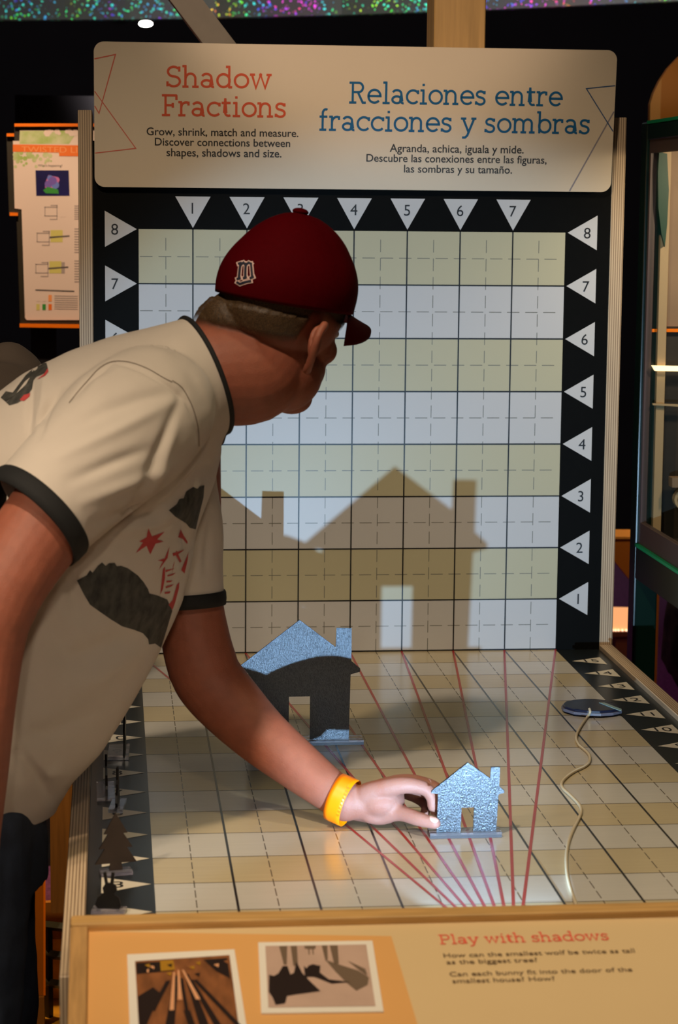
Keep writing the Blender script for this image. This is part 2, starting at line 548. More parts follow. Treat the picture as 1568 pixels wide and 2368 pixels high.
# ------------------------------------------------------------------ table with the row print
ta = thing('exhibit_table', G(4, -9, -7.6), 'long tabletop of cream rows and converging red lines in front of the grid board', 'table')
YF = lab(-0.2)
tab = Plane(G(0, 0, 0), (1, 0, 0), (0, 1, 0))
bm = bmesh.new(); gbox(bm, (XL, YF, -0.25), (XR, -0.012, 0))
link_mesh('tabletop', bm, 'table_black', ta)
bm = bmesh.new()
for l in range(0, 16):
    y0, y1 = lab(l) * g, lab(l + 1) * g
    poly(bm, tab, [(0, y0), (8 * g, y0), (8 * g, y1), (0, y1)], 0.0002, 0 if l % 2 == 0 else 1)
lw = 0.0018
for l in range(0, 16):
    y = lab(l) * g
    poly(bm, tab, [(0, y - lw / 2), (8 * g, y - lw / 2), (8 * g, y + lw / 2), (0, y + lw / 2)], 0.0004, 2)
lw = 0.0032
for i in range(1, 8):
    if i != 4:
        poly(bm, tab, [(i * g - lw / 2, lab(0) * g), (i * g + lw / 2, lab(0) * g), (i * g + lw / 2, 0), (i * g - lw / 2, 0)], 0.00045, 3)
for i in range(8):
    c = (i + .5) * g
    k = 0.0
    while k < 17.2:
        q0, q1 = -(k + .3) * g, -(k) * g
        poly(bm, tab, [(c - .0007, q0), (c + .0007, q0), (c + .0007, q1), (c - .0007, q1)], 0.0004, 2)
        k += .39
for i in range(9):
    a = Vector((4 * g, lab(0) * g)); b_ = Vector((i * g, 0))
    n = Vector((-(b_ - a).y, (b_ - a).x)).normalized() * 0.0021
    poly(bm, tab, [tuple(a - n), tuple(a + n), tuple(b_ + n), tuple(b_ - n)], 0.0006 + i * 0.00002, 4)
link_mesh('row_print', bm, ['table_white', 'table_cream', 'table_dash', 'table_line', 'red_line'], ta)
for l in range(1, 16):
    y = lab(l) * g
    marker(tab, (-.04 * g, y), (1, 0), .62 * g, .33 * g, str(l), ta, 'table_tri', 'digit_print', .26 * g, (-.45 * g, y - .12 * g), h=0.0004)
    marker(tab, (8.1 * g, y), (-1, 0), .6 * g, .33 * g, str(l), ta, 'table_tri', 'digit_print', .26 * g, (8.47 * g, y - .12 * g), h=0.0004)
for a in (XL - PLY, XR):
    bm = bmesh.new(); gbox(bm, (a, YF, -1.2), (a + PLY, -0.015, 0.09)); bevel(bm, 0.0012, 1)
    link_mesh('side_rail', bm, 'ply', ta)
pA = P(117, 2000, -1.0)
bm = bmesh.new()
box(bm, (pA.x, -1.1 * U, P(117, 2112, -1.1).z), ((XL - .02) * U, -0.85 * U, Z0 - 0.12))
link_mesh('support_panel', bm, 'wood_side', ta)
bm = bmesh.new()
gbox(bm, (XL + .2, -16.6, -7.6), (XL + .9, -15.9, -0.25)); link_mesh('leg', bm, 'wood_side', ta)
bm = bmesh.new()
gbox(bm, (XR - .9, -16.6, -7.6), (XR - .2, -15.9, -0.25)); link_mesh('leg', bm, 'wood_side', ta)

# ------------------------------------------------------------------ header sign
so = P(219, 432, -0.15)
tilt = math.radians(5.5)
sgn = Plane(so, (1, 0, 0), (0, -math.sin(tilt), math.cos(tilt)))
sign = thing('header_sign', so, 'wide cream title sign with rounded corners at the top of the grid board', 'sign')
x1, y1 = sgn.uv(1413, 445); x2, y2 = sgn.uv(1427, 117); x0, y3 = sgn.uv(212, 95)
SW = (x1 + x2) / 2; SH = (y2 + y3) / 2
bm = bmesh.new(); prism(bm, sgn, rrect(0, 0, SW, SH, 0.018, 8), -0.006, 0)
link_mesh('plate', bm, 'sign', sign)
bm = bmesh.new()
text_px(bm, slab_text, 'Shadow', sgn, (383, 200), (630, 207), 50, h=0.0003)
text_px(bm, slab_text, 'Fractions', sgn, (373, 268), (664, 272), 50, h=0.0003)
o = link_mesh('title_lettering', bm, 'sign_red', sign); o['label'] = 'orange-red slab lettering'
bm = bmesh.new()
text_px(bm, slab_text, 'Relaciones entre', sgn, (806, 241), (1302, 244), 50, h=0.0003)
text_px(bm, slab_text, 'fracciones y sombras', sgn, (737, 304), (1366, 308), 50, h=0.0003)
o = link_mesh('title_lettering', bm, 'sign_blue', sign); o['label'] = 'blue slab lettering'
bm = bmesh.new()
for s, a, b_ in (('Grow, shrink, match and measure.', (339, 311), (690, 318)), ('Discover connections between', (358, 336), (671, 340)),
                 ('shapes, shadows and size.', (385, 361), (651, 364))):
    text_px(bm, text_mesh, s, sgn, a, b_, 17, h=0.0003, bold=0.012)
link_mesh('body_lettering', bm, 'sign_text', sign)
bm = bmesh.new()
for s, a, b_ in (
                 ('Agranda, achica, iguala y mide.', (901, 352), (1211, 354)), ('Descubre las conexiones entre las figuras,', (847, 375), (1264, 377)),
                 ('las sombras y su tamaño.', (934, 399), (1184, 401))):
    text_px(bm, text_mesh, s, sgn, a, b_, 17, h=0.0003, bold=0.012)
link_mesh('body_lettering', bm, 'sign_text', sign)
bm = bmesh.new()
U_ = lambda *p: [sgn.uv(*q) for q in p]
def clipx(pts): return [(min(max(a, 0.001), SW - 0.001), max(b_, 0.001)) for a, b_ in pts]
stroke(bm, sgn, clipx(U_((211, 136), (267, 126), (229, 262), (214, 245))), 0.0022, 0.0002, 0)
stroke(bm, sgn, clipx(U_((214, 211), (314, 343), (217, 354))), 0.0018, 0.0003, 0)
link_mesh('line_motif', bm, ['sign_line_red'], sign)
bm = bmesh.new()
stroke(bm, sgn, clipx(U_((1424, 198), (1356, 205), (1421, 304))), 0.0020, 0.0003, 1)
stroke(bm, sgn, clipx(U_((1421, 258), (1317, 444))), 0.0026, 0.0002, 2)
link_mesh('line_motif', bm, ['sign_line_red', 'sign_line_blue', 'sign_line_grey'], sign)

# post and strut that hold the structure from behind
a, b_ = P(1003, 115, 0.4), P(1122, 115, 0.4)
bm = bmesh.new(); box(bm, (a.x, 0.4 * U, 0), (b_.x, 1.36 * U, 3.1)); bevel(bm, 0.002, 1)
o = link_mesh('timber_post', bm, 'wood_post')
tag(o, 'square pine timber post rising behind the cream header sign', 'post')
M['strut'] = mat('grey_strut', rgb(158, 146, 126), 0.5, noise_amt=0.12, noise_scale=30)
M['strut_dark'] = mat('strut_side', rgb(60, 52, 46), 0.5)
p0, p1 = P(600, 225, 4.0), P(330, -130, 4.0)
d = (p1 - p0).normalized(); n = Vector((d.z, 0, -d.x)); pl = Plane(p0, d, n.cross(Vector((0, 0, 0))) if False else Vector((-d.z, 0, d.x)))
wpx = 30 * pxscale(p0)
bm = bmesh.new(); prism(bm, pl, [(0, -wpx), (0, wpx), ((p1 - p0).length + 0.6, wpx), ((p1 - p0).length + 0.6, -wpx)], -0.02, 0.02)
box(bm, (p0.x - 0.03, p0.y - 0.02, 0), (p0.x + 0.03, p0.y + 0.02, p0.z + 0.02))
o = link_mesh('diagonal_strut', bm, 'strut')
tag(o, 'grey flat strut slanting up to the left behind the header sign', 'strut')

# ------------------------------------------------------------------ front instruction panel
pt = math.radians(15)
yr = lab(-0.32)
RZ = onplane(362, 2130, G(0, yr, 0), Vector((0, 1, 0)))
ztop = (RZ.z - Z0) / U
ins = thing('instruction_panel', G(4, yr, ztop), 'sloping instruction panel with a wooden rim along the front of the table', 'sign')
pan = Plane(G(0, yr, ztop - 0.10), (1, 0, 0), (0, math.cos(pt), math.sin(pt)))
xl = pan.uv(163, 2142)[0]; xi = pan.uv(203, 2165)[0]; xr = 9.2 * U
bm = bmesh.new(); prism(bm, pan, [(xi - .01, 0.002), (xr - 0.01, 0.002), (xr - .01, -.5), (xi - .01, -.5)], -0.014, 0)
poly(bm, pan, [(xi, 0), pan.uv(905, 2165), pan.uv(965, 2368), (pan.uv(1030, 2600)), (xi, -.49)], 0.0002, 1)
link_mesh('panel_face', bm, ['panel_cream', 'panel_tan'], ins)
bm = bmesh.new(); prism(bm, pan, [(xl, 0), (xr + .02, 0), (xr + .02, .018), (xl, .018)], -0.03, 0.009); bevel(bm, 0.0035, 2)
link_mesh('rim', bm, 'wood', ins)
M['wood_y'] = mat('birch_wood_side', rgb(196, 150, 92), 0.45, noise_amt=0.3, noise_scale=6, stretch=(40, 2, 10))
bm = bmesh.new(); prism(bm, pan, [(xl, -.5), (xi, -.5), (xi, -.0005), (xl, -.0005)], -0.03, 0.008); bevel(bm, 0.002, 2)
link_mesh('rim', bm, 'wood_y', ins)
bm = bmesh.new(); prism(bm, pan, [(xr, -.5), (xr + .02, -.5), (xr + .02, -.0005), (xr, -.0005)], -0.03, 0.008); bevel(bm, 0.002, 2)
link_mesh('rim', bm, 'wood_y', ins)
for xa in (xl + .01, xr - .03):      # brackets down to the floor
    bm = bmesh.new(); box(bm, (xa, yr * U - 0.10, 0), (xa + 0.04, yr * U - 0.06, pan.at(0, -.08).z - 0.012))
    link_mesh('bracket', bm, 'wood_side', ins)
bm = bmesh.new()
text_px(bm, slab_text, 'Play with shadows', pan, (1017, 2183), (1412, 2176), 22, h=0.0006)
o = link_mesh('heading_lettering', bm, 'panel_red', ins); o['label'] = 'red slab heading'
bm = bmesh.new()
for s, a, b_ in (('How can the smallest wolf be twice as tall', (1026, 2213), (1470, 2206)), ('as the biggest tree?', (1033, 2230), (1244, 2226)),
                 ('Can each bunny fit into the door of the', (1040, 2257), (1464, 2249)), ('smallest house? How?', (1047, 2275), (1284, 2268))):
    a_, c_ = pan.uv(*a), pan.uv(*b_)
    text_mesh(bm, s, pan, a_[0], (a_[1] + c_[1]) / 2, width=c_[0] - a_[0], height=0.0083, h=0.0006, bold=0.008)
link_mesh('body_lettering', bm, 'panel_text', ins)


def quadmap(c, h):
    """map unit square to a quad on the panel (corners TL, TR, BR, BL as pixels)"""
    q = [Vector(pan.uv(*p)) for p in c]
    def f(s, t):
        top = q[0].lerp(q[1], s); bot = q[3].lerp(q[2], s)
        v = top.lerp(bot, t)
        return (v.x, v.y)
    return f


# photo prints on the panel
M['ph_brown'] = mat('street_photo', rgb(150, 92, 52), 0.4, noise_amt=0.5, noise_scale=30, stretch=(3, 1, 1))
M['ph_dark'] = mat('photo_dark', rgb(34, 20, 18), 0.4)
M['ph_yel'] = mat('photo_yellow', rgb(170, 122, 28), 0.4)
M['ph_hi'] = mat('photo_pale', rgb(222, 160, 116), 0.4)
M['ph_pink'] = mat('photo_pavement', rgb(198, 166, 148), 0.4, noise_amt=0.12, noise_scale=30)
M['ph_grey'] = mat('photo_grey', rgb(112, 92, 74), 0.4)
f = quadmap([(294, 2211), (542, 2199), (580, 2440), (302, 2440)], 0)
bm = bmesh.new()
prism(bm, pan, [f(0, 0), f(1, 0), f(1, 1), f(0, 1)], 0.0004, 0.0022, 0)
poly(bm, pan, [f(.07, .08), f(.945, .06), f(.93, .97), f(.08, .97)], 0.0026, 1)
poly(bm, pan, [f(.08, .1), f(.42, .1), f(.42, .2), f(.08, .22)], 0.0029, 2)
poly(bm, pan, [f(.3, .09), f(.42, .09), f(.43, .19), f(.3, .2)], 0.0031, 3)
poly(bm, pan, [f(.7, .1), f(.92, .09), f(.92, .3), f(.8, .22)], 0.0029, 2)
poly(bm, pan, [f(.08, .45), f(.22, .36), f(.28, .42), f(.12, .8), f(.08, .75)], 0.0029, 2)
for (s0, w0, s1, w1, t0, t1) in ((.44, .02, .3, .1, .25, .97), (.48, .015, .5, .03, .28, .6), (.53, .02, .68, .1, .24, .95), (.56, .02, .82, .07, .3, .9), (.6, .02, .93, .05, .3, .75), (.36, .02, .2, .05, .3, .6), (.5, .03, .58, .06, .6, .97)):
    poly(bm, pan, [f(s0 - w0, t0), f(s0 + w0, t0), f(s1 + w1 / 2, t1), f(s1 - w1 / 2, t1)], 0.0030 + s1 * .0002, 2)
for (s0, s1, t0, t1) in ((.42, .36, .22, .6), (.46, .44, .2, .5), (.5, .6, .2, .5)):
    poly(bm, pan, [f(s0 - .008, t0), f(s0 + .008, t0), f(s1 + .03, t1), f(s1 - .01, t1)], 0.0036, 4)
for i in range(14):
    s_, t_ = random.uniform(.1, .9), random.uniform(.12, .25)
    poly(bm, pan, [f(s_, t_), f(s_ + .05, t_ - .01), f(s_ + .04, t_ + .03)], 0.0035 + i * 1e-6, (2, 3, 1, 4)[i % 4])
o = link_mesh('photo_print', bm, ['photo_white', 'ph_brown', 'ph_dark', 'ph_yel', 'ph_hi'], ins)
o['label'] = 'brown photograph of long shadows on a street'
f = quadmap([(597, 2183), (861, 2179), (887, 2343), (604, 2347)], 0)
bm = bmesh.new()
prism(bm, pan, [f(0, 0), f(1, 0), f(1, 1), f(0, 1)], 0.0004, 0.0022, 0)
poly(bm, pan, [f(.06, .06), f(.94, .06), f(.94, .93), f(.06, .93)], 0.0026, 1)
for pts in ([(.18, .07), (.25, .07), (.235, .34), (.21, .34)], [(.28, .07), (.335, .07), (.33, .36), (.29, .36)],
            [(.55, .07), (.6, .07), (.59, .27), (.57, .3)], [(.62, .07), (.69, .07), (.68, .34), (.64, .34)],
            [(.4, .07), (.5, .07), (.49, .12), (.475, .12), (.475, .2), (.465, .2), (.465, .12), (.44, .12), (.44, .2), (.43, .2), (.43, .12), (.4, .11)]):
    poly(bm, pan, [f(*p) for p in pts], 0.0029, 2)
poly(bm, pan, [f(*p) for p in [(.08, .48), (.12, .5), (.16, .46), (.2, .36), (.24, .36), (.26, .48), (.29, .46), (.32, .3), (.36, .46), (.42, .58), (.5, .72), (.3, .76), (.22, .78), (.2, .88), (.12, .9), (.1, .8), (.07, .72)]], 0.0030, 3)
poly(bm, pan, [f(*p) for p in [(.38, .36), (.4, .4), (.42, .36), (.46, .34), (.5, .36), (.52, .36), (.51, .46), (.58, .56), (.76, .6), (.6, .62), (.49, .54), (.45, .52), (.4, .52), (.39, .6), (.37, .64), (.38, .48)]], 0.0031, 3)
poly(bm, pan, [f(*p) for p in [(.57, .28), (.7, .36), (.84, .44), (.92, .54), (.9, .64), (.8, .72), (.72, .6), (.64, .44)]], 0.0029, 4)
poly(bm, pan, [f(*p) for p in [(.76, .3), (.9, .42), (.91, .52), (.84, .42)]], 0.0032, 4)
o = link_mesh('photo_print', bm, ['photo_white', 'ph_pink', 'ph_grey', 'ph_dark', 'ph_grey'], ins)
o['label'] = 'pale photograph of people and their shadows'

# ------------------------------------------------------------------ shadow cutouts
M['cutout'] = mat('cutout_face', rgb(108, 114, 122), 0.32, metal=1.0, noise_amt=0.45, noise_scale=900, stretch=(1, 1, 0.45), bump=0.5, bump_scale=900)
M['cutout_edge'] = mat('cutout_edge', rgb(16, 8, 8), 0.5)
M['cutout_black'] = mat('cutout_black', rgb(14, 11, 10), 0.4, noise_amt=0.2, noise_scale=80)
M['cutout_brown'] = mat('cutout_brown', rgb(52, 40, 34), 0.45, noise_amt=0.2, noise_scale=80)
M['acrylic'] = mat('clear_acrylic', (0.86, 0.84, 0.93, 1), 0.12, trans=0.93)
HOUSE = [(0, 0), (.322, 0), (.322, .34), (.49, .34), (.49, 0), (.80, 0), (.81, .50), (.885, .52), (.885, .545), (.815, .60), (.815, .845),
         (.695, .848), (.690, .705), (.402, .91), (-.09, .555), (-.09, .53), (0, .52)]


def cutout(loc, outline, sc, base, label, cat, face='cutout', group='shadow cutouts', yaw=0.0, thick=0.03, name='house_cutout', lean=0.0):
    t = thing(name, loc, label, cat, group)
    ex = Vector((math.cos(yaw), math.sin(yaw), 0))
    nrm = Vector((ex.y, -ex.x, 0))
    up = (Vector((0, 0, 1)) * math.cos(lean) - nrm * math.sin(lean))
    pl = Plane(loc, ex, up)
    bm = bmesh.new()
    prism(bm, pl, [(a * sc * U, (b_ * sc + .045) * U) for a, b_ in outline], -thick * U / 2, thick * U / 2)
    for f_ in bm.faces:
        f_.normal_update()
        f_.material_index = 0 if abs(f_.normal.dot(pl.n)) > 0.7 else 1
    link_mesh('silhouette', bm, [face, 'cutout_edge'], t)
    x0, x1, d0, d1, h = base
    pb = Plane(loc, ex, (0, 0, 1))
    bm = bmesh.new()
    # two strips either side of the slot that holds the plate
    for q0, q1 in ((d0, -thick / 2 - .004), (thick / 2 + .004, d1)):
        prism(bm, pb, [(x0 * U, 0.0008), (x1 * U, 0.0008), (x1 * U, h * U), (x0 * U, h * U)], q0 * U, q1 * U)
    prism(bm, pb, [(x0 * U, 0.0008), (x1 * U, 0.0008), (x1 * U, .035 * U), (x0 * U, .035 * U)], (-thick / 2 - .004) * U, (thick / 2 + .004) * U)
    o = link_mesh('base', bm, 'acrylic', t); o['label'] = 'clear acrylic foot strip'
    return t


HY = lab(4.64)
p = P(1144, 1921, HY)
SMALL_X = p.x / U - 0.80
cutout(G(SMALL_X, HY, 0), [((a if b_ < .88 else .38) * 1.02, b_ * 1.14) for a, b_ in HOUSE], 1.0, (-.10, .88, -.16, .10, .085), 'small grey house cutout on a clear foot, held between thumb and fingers', 'cutout', lean=-0.13)
BY = lab(9.45)
p = P(812, 1705, BY)
BIG_X = p.x / U - 0.80 * 2.0
cutout(G(BIG_X - .04, BY, 0), [(a, b_ * 1.08) for a, b_ in HOUSE], 2.0, (-.1, 1.83, -.22, .12, .085), 'large grey house cutout standing on the rows behind the reaching arm', 'cutout')
# cutouts parked along the dark left strip
TREE = [(-.1, 0), (.1, 0), (.08, .12), (.3, .12), (.16, .34), (.24, .34), (.11, .55), (.17, .55), (0, .85), (-.17, .55), (-.11, .55), (-.24, .34), (-.16, .34), (-.3, .12), (-.08, .12)]
BUNNY = [(-.2, 0), (.2, 0), (.24, .1), (.2, .24), (.1, .32), (.16, .4), (.14, .5), (.09, .52), (.12, .74), (.06, .76), (.03, .54), (-.02, .54), (-.05, .76), (-.11, .74), (-.07, .52), (-.12, .44), (-.1, .34), (-.22, .24), (-.27, .1)]
WOLF = [(-.4, 0), (-.32, 0), (-.28, .16), (.16, .16), (.2, 0), (.28, 0), (.27, .24), (.36, .34), (.5, .36), (.5, .42), (.38, .48), (.36, .58), (.3, .5), (.2, .4), (-.3, .36), (-.5, .22), (-.52, .16), (-.38, .24)]
bs = (-.25, .25, -.12, .12, .07)


def on_table(px, py):
    return onplane(px, py, G(0, 0, 0), Vector((0, 0, 1)))


cutout(on_table(287, 1757), HOUSE, 0.75, (-.05, .7, -.25, .07, .08), 'black house cutout edge-on with its wide clear foot on the dark strip beside row eight', 'cutout', 'cutout_black', yaw=math.radians(88))
cutout(on_table(246, 1835), WOLF, 0.8, (-.45, .45, -.14, .12, .06), 'black cutout edge-on nearest the left rail on the dark strip', 'cutout', 'cutout_black', yaw=math.radians(91), name='wolf_cutout')
cutout(on_table(272, 1868), BUNNY, 0.72, (-.3, .3, -.1, .1, .06), 'dark brown cutout edge-on in front of the clear footed house on the strip', 'cutout', 'cutout_brown', yaw=math.radians(84), name='bunny_cutout')
cutout(on_table(268, 2022), TREE, 0.9, (-.2, .2, -.1, .1, .06), 'brown tree cutout facing forward on the dark left strip', 'cutout', 'cutout_brown', yaw=math.radians(12), name='tree_cutout')
cutout(on_table(252, 2112), BUNNY, 0.62, (-.2, .2, -.1, .1, .06), 'black bunny cutout at the front end of the dark left strip', 'cutout', 'cutout_black', yaw=math.radians(-10), name='bunny_cutout')


# ------------------------------------------------------------------ tape and cord on the table
def catmull(pts, n=8):
    pts = [Vector(p) for p in pts]
    out = []
    for i in range(len(pts) - 1):
        p0, p1, p2, p3 = pts[max(i - 1, 0)], pts[i], pts[i + 1], pts[min(i + 2, len(pts) - 1)]
        for k in range(n):
            t = k / n
            out.append(0.5 * ((2 * p1) + (p2 - p0) * t + (2 * p0 - 5 * p1 + 4 * p2 - p3) * t * t + (3 * p1 - p0 - 3 * p2 + p3) * t ** 3))
    out.append(pts[-1])
    return out


def tube(bm, pts, r, n=10, mi=0):
    pts = [Vector(p) for p in pts]
    rings = []
    prev = None
    for i, p in enumerate(pts):
        d = (pts[min(i + 1, len(pts) - 1)] - pts[max(i - 1, 0)]).normalized()
        a = prev if prev is not None else (Vector((0, 0, 1)) if abs(d.z) < 0.9 else Vector((1, 0, 0)))
        a = (a - d * a.dot(d)).normalized()
        prev = a
        b_ = d.cross(a)
        rr = r[i] if isinstance(r, (list, tuple)) else r
        rings.append([bm.verts.new(p + (a * math.cos(2 * math.pi * k / n) + b_ * math.sin(2 * math.pi * k / n)) * rr) for k in range(n)])
    for i in range(len(rings) - 1):
        for k in range(n):
            bm.faces.new((rings[i][k], rings[i][(k + 1) % n], rings[i + 1][(k + 1) % n], rings[i + 1][k])).material_index = mi
    bm.faces.new(rings[0][::-1]).material_index = mi
    bm.faces.new(rings[-1]).material_index = mi


zp = lambda x, y: (1200 + x / 3.158, 1400 + y / 3.158)
M['paddle'] = mat('dark_blue_plastic', rgb(24, 30, 52), 0.3)
M['paddle_rim'] = mat('violet_rim', rgb(98, 96, 108), 0.4)
M['paddle_stripe'] = mat('pale_blue_strip', rgb(150, 186, 190), 0.3)
pad = thing('tethered_paddle', on_table(1367, 1645), 'flat dark blue pointed paddle with pale rim lying on the table, tied to the cord', 'paddle')
dp = Plane(G(0, 0, 0.0), (1, 0, 0), (0, 1, 0))
out = []
for q in [(310, 748), (318, 735), (335, 724), (400, 712), (480, 705), (560, 706), (640, 716), (700, 735), (752, 766), (752, 780), (690, 794), (600, 801), (500, 798), (400, 787), (325, 764)]:
    w_ = onplane(*zp(*q), G(0, 0, 0.06), Vector((0, 0, 1))); out.append((w_.x, w_.y - Z0 * 0))
cx = sum(a for a, b_ in out) / len(out); cy = sum(b_ for a, b_ in out) / len(out)
shr = lambda k: [(cx + (a - cx) * k, cy + (b_ - cy) * k) for a, b_ in out]
wp = Plane((0, 0, Z0), (1, 0, 0), (0, 1, 0))
bm = bmesh.new(); prism(bm, wp, shr(0.94), 0.0015, 0.0125); bevel(bm, 0.001, 1)
link_mesh('body', bm, 'paddle', pad)
bm = bmesh.new(); prism(bm, wp, shr(1.0), 0.004, 0.0085, holes=[shr(0.945)])
link_mesh('rim', bm, 'paddle_rim', pad)
bm = bmesh.new()
st = [onplane(*zp(*q), G(0, 0, 0.126), Vector((0, 0, 1))) for q in [(585, 712), (625, 712), (750, 760), (748, 772), (735, 770)]]
prism(bm, wp, [(v.x, v.y) for v in st], 0.0126, 0.0134)
link_mesh('pale_strip', bm, 'paddle_stripe', pad)
bm = bmesh.new()
cp = [(515, 755), (520, 780), (500, 815), (460, 870), (427, 930), (420, 975), (440, 1020), (480, 1055), (515, 1095), (515, 1140), (480, 1175), (400, 1215), (340, 1260), (312, 1300), (325, 1340), (380, 1390), (440, 1455), (455, 1500), (440, 1550), (400, 1630), (365, 1720), (348, 1830), (355, 1970), (385, 2090), (425, 2210), (445, 2330)]
cw = []
for i, q in enumerate(cp):
    zc = 0.16 if i == 0 else 0.12 if i == 1 else 0.03
    cw.append(onplane(*zp(*q), G(0, 0, zc), Vector((0, 0, 1))))
tube(bm, catmull(cw, 8), 0.0023)
M['cord'] = mat('beige_cord', rgb(206, 190, 158), 0.6, bump=0.4, bump_scale=1500)
tag(link_mesh('cord', bm, 'cord', None, True), 'thin beige cord winding across the right of the table from the blue paddle', 'cord')


# ------------------------------------------------------------------ the gallery behind
def vplane(gy):
    """upright plane facing the photographer at grid distance gy"""
    return Plane(G(0, gy, 0), (1, 0, 0), (0, 0, 1))


def flat(pl, pts):
    return [pl.uv(*q) for q in pts]


# glittering band high up; its sparkles are painted into the base colour
M['glitter'] = bpy.data.materials.new('painted_glitter')
M['glitter'].use_nodes = True
nt = M['glitter'].node_tree; bs_ = nt.nodes['Principled BSDF']
tc = nt.nodes.new('ShaderNodeTexCoord')
v1 = nt.nodes.new('ShaderNodeTexVoronoi'); v1.inputs['Scale'].default_value = 150
nt.links.new(tc.outputs['Object'], v1.inputs['Vector'])
hs = nt.nodes.new('ShaderNodeSeparateColor'); nt.links.new(v1.outputs['Color'], hs.inputs[0])
n1 = nt.nodes.new('ShaderNodeTexNoise'); n1.inputs['Scale'].default_value = 2.2
nt.links.new(tc.outputs['Object'], n1.inputs['Vector'])
hm = nt.nodes.new('ShaderNodeMath'); hm.operation = 'MULTIPLY_ADD'; hm.inputs[1].default_value = 0.28
nt.links.new(hs.outputs[0], hm.inputs[0])
h2 = nt.nodes.new('ShaderNodeMath'); h2.operation = 'MULTIPLY_ADD'; h2.inputs[1].default_value = 2.6; h2.inputs[2].default_value = -1.0
nt.links.new(n1.outputs['Fac'], h2.inputs[0]); nt.links.new(h2.outputs[0], hm.inputs[2])
fr = nt.nodes.new('ShaderNodeMath'); fr.operation = 'FRACT'; nt.links.new(hm.outputs[0], fr.inputs[0])
cb = nt.nodes.new('ShaderNodeCombineColor'); cb.mode = 'HSV'
nt.links.new(fr.outputs[0], cb.inputs[0]); cb.inputs[1].default_value = 0.95
gt = nt.nodes.new('ShaderNodeMapRange'); gt.inputs[1].default_value = 0.86; gt.inputs[2].default_value = 0.98; gt.inputs[3].default_value = 0.022; gt.inputs[4].default_value = 1.0
nt.links.new(hs.outputs[1], gt.inputs[0]); nt.links.new(gt.outputs[0], cb.inputs[2])
sm = nt.nodes.new('ShaderNodeMapRange'); sm.inputs[1].default_value = 0.8; sm.inputs[2].default_value = 0.9; sm.inputs[3].default_value = 0.3; sm.inputs[4].default_value = 0.95
nt.links.new(hs.outputs[1], sm.inputs[0]); nt.links.new(sm.outputs[0], cb.inputs[1])
nt.links.new(cb.outputs[0], bs_.inputs['Base Color']); bs_.inputs['Roughness'].default_value = 0.6
bm = bmesh.new()
gp = [(-400, 52, 39), (0, 46, 37), (300, 44.5, 36), (500, 41, 35.5), (790, 34, 34), (1130, 22, 31.5), (1568, 2, 28.5), (2000, -24, 25)]
lo = [P(a, b_, c) for a, b_, c in gp]
zl = sum(v.z for v in lo[1:7]) / 6
prev = None
for v in lo:
    a = bm.verts.new(v); b_ = bm.verts.new(v + Vector((0, 0, 0.7))); c = bm.verts.new(v + Vector((0, 0.05, 0))); d = bm.verts.new(v + Vector((0, 0.05, 0.7)))
    if prev:
        bm.faces.new((prev[0], a, b_, prev[1])); bm.faces.new((prev[2], prev[3], d, c)); bm.faces.new((prev[0], prev[2], c, a)); bm.faces.new((prev[1], b_, d, prev[3]))
    prev = (a, b_, c, d)
tag(link_mesh('glitter_band', bm, 'glitter'), 'curved band of multicoloured glittering film high above the dark wall', 'wall band')

# small bright ceiling spot
p = P(337, 55, 48)
M['bulb'] = mat('bulb_glow', (1, 0.95, 0.85, 1), 0.4, emit=30)
M['lamp_black'] = mat('lamp_housing', rgb(14, 13, 14), 0.5)
cl = thing('ceiling_lamp', p + Vector((0, 0.02, 0.03)), 'small glowing ceiling lamp in the dark above the left end of the header sign', 'lamp')
bm = bmesh.new(); bmesh.ops.create_uvsphere(bm, u_segments=24, v_segments=12, radius=1, matrix=Matrix.Translation(p) @ Matrix.Diagonal((0.026, 0.02, 0.011, 1)))
link_mesh('bulb', bm, 'bulb', cl, True)
bm = bmesh.new(); bmesh.ops.create_cone(bm, cap_ends=True, segments=24, radius1=0.034, radius2=0.028, depth=0.09, matrix=Matrix.Translation(p + Vector((0, 0.06, 0.056))))
link_mesh('housing', bm, 'lamp_black', cl, True)
bm = bmesh.new(); box(bm, p + Vector((-.006, .054, .09)), Vector((p.x + .006, p.y + .066, 4.195)))
link_mesh('stem', bm, 'lamp_black', cl)

# lit poster stand on the left
PG = 12
vp_ = vplane(PG)
po = thing('poster_stand', P(190, 750, PG) + Vector((0, 0, -.0)), 'stepped black and orange framed poster stand behind the left edge of the board', 'sign')
bm_z = vp_.uv(100, 755)[1]
ext = vp_.uv(330, 288)[0]
M['frame_dark'] = mat('olive_frame', rgb(40, 34, 12), 0.5)
M['frame_orange'] = mat('orange_edge', rgb(255, 128, 10), 0.35)
M['poster'] = mat('poster_face', rgb(232, 212, 190), 0.5)
M['p_green'] = mat('poster_green', rgb(156, 186, 84), 0.5, noise_amt=0.0, noise_scale=30, col2=rgb(214, 214, 168))
M['p_orange'] = mat('poster_orange', rgb(238, 118, 30), 0.5)
M['p_pale'] = mat('poster_pale_orange', rgb(246, 160, 90), 0.5)
M['p_blue'] = mat('poster_photo_blue', rgb(26, 22, 92), 0.4, noise_amt=0.5, noise_scale=20)
M['p_pink'] = mat('poster_photo_pink', rgb(206, 120, 170), 0.4)
M['p_violet'] = mat('poster_photo_violet', rgb(120, 96, 176), 0.4)
M['p_sky'] = mat('poster_photo_sky', rgb(110, 130, 200), 0.4)
M['p_lgreen'] = mat('poster_photo_green', rgb(60, 150, 60), 0.4)
M['p_grey'] = mat('poster_grey', rgb(172, 158, 146), 0.5)
M['p_dark'] = mat('poster_dark', rgb(92, 84, 78), 0.5)
M['p_yellow'] = mat('poster_yellow', rgb(214, 206, 110), 0.5)
